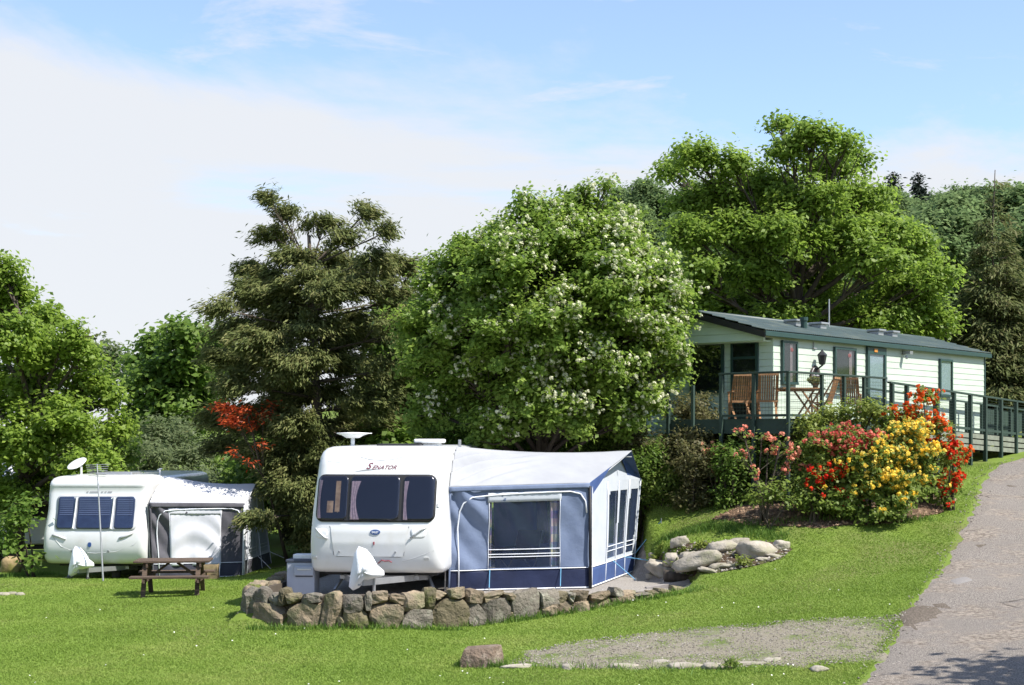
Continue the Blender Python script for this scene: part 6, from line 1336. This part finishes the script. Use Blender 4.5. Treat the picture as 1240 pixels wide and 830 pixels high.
    MB().box((dx0 - 0.03, dy - 0.035, DZ - 0.30), (dx1, dy - 0.002, DZ - 0.002)).build('fascia', 'deck_green', k); MB().box((dx0 - 0.035, dy - 0.002, DZ - 0.30), (dx0 - 0.002, 1.4, DZ - 0.002)).build('fascia', 'deck_green', k)
    rt = 4.04 - 2.8
    def post(x, y, z1, w=0.066, z0=None):
        wp = H1 + HU * x + HV * y; z0 = gz(wp.x, wp.y) - 2.8 - 0.1 if z0 is None else z0
        MB().box((x - w / 2, y - w / 2, z0), (x + w / 2, y + w / 2, z1)).build('post', 'deck_green', k, bevel=0.006)
    yp = dy - 0.08; xp = dx0 - 0.08
    pxs = [dx0 - 0.08, h_u(995, yp), h_u(1022, yp), h_u(1046, yp), h_u(1071, yp)]
    for x in pxs: post(x, yp, rt + 0.02)
    for y in (dy + 0.72, 0.05): post(xp, y, rt + 0.02)
    post(xp, 0.75, rt - 0.2); post(xp, 1.38, rt - 0.2)
    MB().box((pxs[0] - 0.05, yp - 0.045, rt), (pxs[-1] + 0.05, yp + 0.045, rt + 0.04)).build('handrail', 'deck_green', k, bevel=0.006); MB().box((xp - 0.045, yp, rt + 0.001), (xp + 0.045, 0.09, rt + 0.041)).build('handrail', 'deck_green', k, bevel=0.006)
    MB().box((pxs[0], yp - 0.02, DZ + 0.04), (pxs[-1], yp + 0.02, DZ + 0.09)).build('bottom_rail', 'deck_green', k); MB().box((xp - 0.02, yp, DZ + 0.04), (xp + 0.02, 0.05, DZ + 0.09)).build('bottom_rail', 'deck_green', k)
    wm = MB(); hgt = rt - DZ - 0.1; nh = 11
    for i in range(1, nh):
        z = DZ + 0.09 + hgt * i / nh; wm.tube([(pxs[0], yp, z), (pxs[-1], yp, z)], 0.0028, 4, False); wm.tube([(xp, yp, z), (xp, 0.05, z)], 0.0028, 4, False)
    x = pxs[0]
    while x < pxs[-1]: wm.tube([(x, yp, DZ + 0.07), (x, yp, rt)], 0.002, 4, False); x += 0.075
    y = yp
    while y < 0.05: wm.tube([(xp, y, DZ + 0.07), (xp, y, rt)], 0.002, 4, False); y += 0.075
    tag(wm.build('wire_mesh', 'wire', k), kind='stuff')
    for x in np.arange(dx0 + 0.2, dx1, 1.3):
        wp = H1 + HU * float(x) + HV * (dy + 0.3); MB().box((float(x) - 0.04, dy + 0.26, gz(wp.x, wp.y) - 2.9), (float(x) + 0.04, dy + 0.34, DZ - 0.03)).build('support_post', 'deck_green', k)
    # ---- ramp down to the road
    r = thing('access_ramp', 'green timber access ramp with wire handrail running from the deck past the mobile home', 'ramp', H1, HRZ)
    ra, rb = dx1 + 0.02, h_u(1300, yp); za = 3.975 - 2.8; 
    slope = (3.66 - 3.975) / (h_u(1240, yp) - h_u(1073, yp)); rz = lambda x: za + slope * (x - ra); fz = lambda x: rz(x) - 0.92
    xs = [h_u(q, yp) for q in (1080, 1098, 1135, 1155, 1175, 1193)] 
    while xs[-1] < rb - 0.9: xs.append(xs[-1] + 0.95)
    for x in xs:
        wp = H1 + HU * x + HV * yp; MB().box((x - 0.045, yp - 0.045, gz(wp.x, wp.y) - 2.9), (x + 0.045, yp + 0.045, rz(x) + 0.01)).build('post', 'deck_green', r, bevel=0.006)
    MB().bar((ra, yp, rz(ra)), (rb, yp, rz(rb)), 0.09, 0.04).build('handrail', 'deck_green', r); MB().bar((ra, yp, fz(ra) + 0.08), (rb, yp, fz(rb) + 0.08), 0.05, 0.06).build('bottom_rail', 'deck_green', r)
    MB().bar((ra, -0.2, rz(ra)), (rb, -0.2, rz(rb)), 0.06, 0.04).build('handrail', 'deck_green', r)
    for x in xs[5:]:
        MB().box((x - 0.035, -0.235, fz(x) - 0.4), (x + 0.035, -0.165, rz(x))).build('post', 'deck_green', r)
    nbp = int((rb - ra) / 0.15)
    for i in range(nbp):
        x = ra + i * 0.15; MB().add([(x, yp + 0.06, fz(x) - 0.03), (x + 0.14, yp + 0.06, fz(x + .14) - 0.03), (x + 0.14, -0.05, fz(x + .14) - 0.03), (x, -0.05, fz(x) - 0.03), (x, yp + 0.06, fz(x)), (x + 0.14, yp + 0.06, fz(x + .14)), (x + 0.14, -0.05, fz(x + .14)), (x, -0.05, fz(x))], [(0,3,2,1),(4,5,6,7),(0,1,5,4),(1,2,6,5),(2,3,7,6),(3,0,4,7)]).build('ramp_plank', 'deck_board', r)
    for j in range(3): MB().bar((ra, yp + 0.03, fz(ra) - 0.08 - j * 0.14), (rb, yp + 0.03, fz(rb) - 0.08 - j * 0.14), 0.03, 0.11).build('side_board', 'ramp_side', r)
    wm = MB()
    for i in range(1, 12):
        f = i / 12; p0, q0 = (ra, yp, fz(ra) + 0.1 + 0.80 * f), (rb, yp, fz(rb) + 0.1 + 0.80 * f); wm.tube([p0, q0], 0.0032, 4, False)
    tag(wm.build('wire_mesh', 'wire', r), kind='stuff')
    # slatted fence beyond the end of the home
    fe = thing('slatted_fence', 'dark green vertical slatted fence beyond the ramp at the end of the mobile home', 'fence', H2 + HV * 0.2, HRZ)
    x = 0.15; i = 0
    while x < 5.2:
        wp = H2 + HV * 0.2 + HU * x; g = gz(wp.x, wp.y) - 2.8; t = rz(HL + x) - 0.06
        MB().box((x, -0.01, min(g, fz(HL + x)) - 0.12), (x + 0.105, 0.012, t)).build('slat', 'deck_green', fe); x += 0.118
    for x in (0.1, 1.6, 3.1, 4.6): MB().box((x, 0.013, -0.8), (x + 0.08, 0.09, rz(HL + x))).build('post', 'deck_green', fe)
    for dz in (0.18, 0.7): MB().bar((0.1, 0.035, rz(HL) - dz), (5.2, 0.035, rz(HL + 5.2) - dz), 0.04, 0.08).build('rail', 'deck_green', fe)

    # ---- deck furniture
    def chair(label, u, y, face):
        wp = H1 + HU * u + HV * y; c = thing('deck_chair', label, 'chair', (wp.x, wp.y, 2.8 + DZ), face, None)
        lean = lambda t: (-0.02 - 0.20 * t, 0.42 + 0.62 * t)
        for i in range(8):
            x = -0.182 + i * 0.052; y0, z0 = lean(0.02); y1, z1 = lean(0.97); MB().bar((x, y0, z0), (x, y1, z1), 0.036, 0.014, (0, 1, 0)).build('back_slat', 'teak', c)
        for s in (-1, 1):
            y0, z0 = lean(-0.05); y1, z1 = lean(1.0); x = s * 0.215
            MB().bar((x, y1, z1), (x, 0.40, 0.0), 0.03, 0.045, (1, 0, 0)).build('leg', 'teak', c); MB().bar((x * 0.9, 0.42, 0.43), (x * 0.9, -0.22, 0.0), 0.03, 0.045, (1, 0, 0)).build('leg', 'teak', c)
            MB().bar((x * 1.08, -0.14, 0.66), (x * 1.08, 0.40, 0.65), 0.05, 0.025).build('armrest', 'teak', c); MB().bar((x * 1.06, 0.36, 0.64), (x * 1.0, 0.34, 0.05), 0.03, 0.04, (1, 0, 0)).build('arm_post', 'teak', c)
        for t in (0.0, 1.0):
            y0, z0 = lean(t); MB().bar((-0.235, y0, z0), (0.235, y0, z0), 0.03, 0.05).build('back_rail', 'teak', c)
        for i in range(6): MB().box((-0.20, 0.0 + i * 0.072, 0.425), (0.20, 0.055 + i * 0.072, 0.443)).build('seat_slat', 'teak', c)
        MB().bar((-0.24, -0.12, 0.08), (0.24, -0.12, 0.08), 0.03, 0.03).build('stretcher', 'teak', c)
        c.scale = (0.88, 0.88, 0.88); return c
    def loc(px, d):
        q = Vector(((px - 620) / F * d, d, 0)) - Vector((H1.x, H1.y, 0)); return q.dot(HU), q.dot(HV)
    chair('slatted wooden folding chair at the deck corner next to the bay window', *loc(898, 30.15), math.radians(4))
    chair('slatted wooden folding chair between the corner chair and the deck table', *loc(930, 29.85), math.radians(-6))
    chair('slatted wooden chair on the deck right below the lantern and plaque', *loc(1003, 31.6), math.radians(60))
    chair('slatted wooden chair on the deck in front of the mobile home door', *loc(1029, 32.0), math.radians(-20))
    u, y = loc(968, 30.55); wp = H1 + HU * u + HV * y; t = thing('deck_table', 'wooden slatted table with crossed legs on the deck', 'table', (wp.x, wp.y, 2.8 + DZ), math.radians(8))
    for i in range(7): MB().box((-0.46, -0.30 + i * 0.087, 0.64), (0.46, -0.222 + i * 0.087, 0.665)).build('table_slat', 'teak', t)
    for s in (-1, 1):
        MB().bar((s * 0.0 - 0.05, s * 0.24, 0.638), (s * 0.0 + 0.42, s * 0.24, 0.0), 0.03, 0.05, (0, 1, 0)).build('leg', 'teak', t); MB().bar((0.40, s * 0.20, 0.638), (-0.02, s * 0.20, 0.0), 0.03, 0.05, (0, 1, 0)).build('leg', 'teak', t)
    MB().box((-0.40, -0.26, 0.60), (0.40, -0.22, 0.638)).box((-0.40, 0.22, 0.60), (0.40, 0.26, 0.638)).build('table_rail', 'teak', t)
    pp = Vector((wp.x + 0.34, wp.y, 2.8 + DZ + 0.665)); pot = thing('potted_plant', 'dark leafy plant in a small pot on the deck table', 'plant', pp)
    MB().lathe([(0.05, 0.0), (0.075, 0.11), (0.085, 0.11), (0.085, 0.13), (0.06, 0.13)], 14).build('pot', 'chip_pot', pot, True)
    rng = np.random.default_rng(8); n = 240; C = rng.normal(size=(n, 3)) * np.array([0.08, 0.07, 0.03]) + np.array([0, 0, 0.16]); quads_mesh('foliage', leaf_quads(rng, C, unit(rng.normal(size=(n, 3)) + np.array([0, 0, .6])), np.full(n, 0.07), np.full(n, 0.025)), 4, 'leaf_conifer', pot, rng.random(n))
material('ramp_side', (0.22, 0.24, 0.19), 0.85, (0.15, 0.165, 0.13), 6)

def build_far_left():
    """a third caravan and its awning half hidden by the oak"""
    p = Vector(((20 - 620) / F * 39.0, 39.0, 0)); p.z = gz(p.x, p.y); c = thing('parked_caravan', 'white caravan with grey tent roof mostly hidden by leaves at the lawn edge', 'caravan', p, math.radians(8))
    MB().box((-2.6, 0, 0.42), (1.35, 2.1, 2.0)).build('body', 'gelcoat', c, bevel=0.12); MB().box((-2.3, -0.012, 1.15), (1.1, 0.02, 1.55)).build('window', 'window_dark', c)
    MB().add([(-2.7, -0.25, 1.86), (1.45, -0.25, 1.86), (1.3, 1.2, 2.62), (-2.6, 1.2, 2.62), (-2.6, 2.3, 1.9), (1.4, 2.3, 1.9)], [(0, 1, 2, 3), (3, 2, 5, 4)]).build('tent_roof', 'awning_silver', c, solid=0.01)
    MB().add([(1.45, -0.25, 1.86), (1.4, 2.3, 1.9), (1.3, 1.2, 2.62)], [(0, 1, 2)]).build('tent_gable', 'awning_silver', c, solid=0.01)
    MB().box((-2.3, 0.3, 0.28), (1.1, 1.8, 0.42)).build('chassis', 'black_metal', c); wheel(c, -0.6, 0.35); wheel(c, -0.6, 1.7)
    for x in (-2.2, 1.0): MB().box((x, 0.3, 0.0), (x + 0.06, 0.36, 0.3)).build('corner_steady', 'galvanised', c)

# ------------------------------------------------------------------ build everything
build_stones()
build_caravans()
build_awnings()
build_picnic()
build_home()
build_far_left()
build_trees()
build_shrubs()
build_hill_wood()
build_grass()
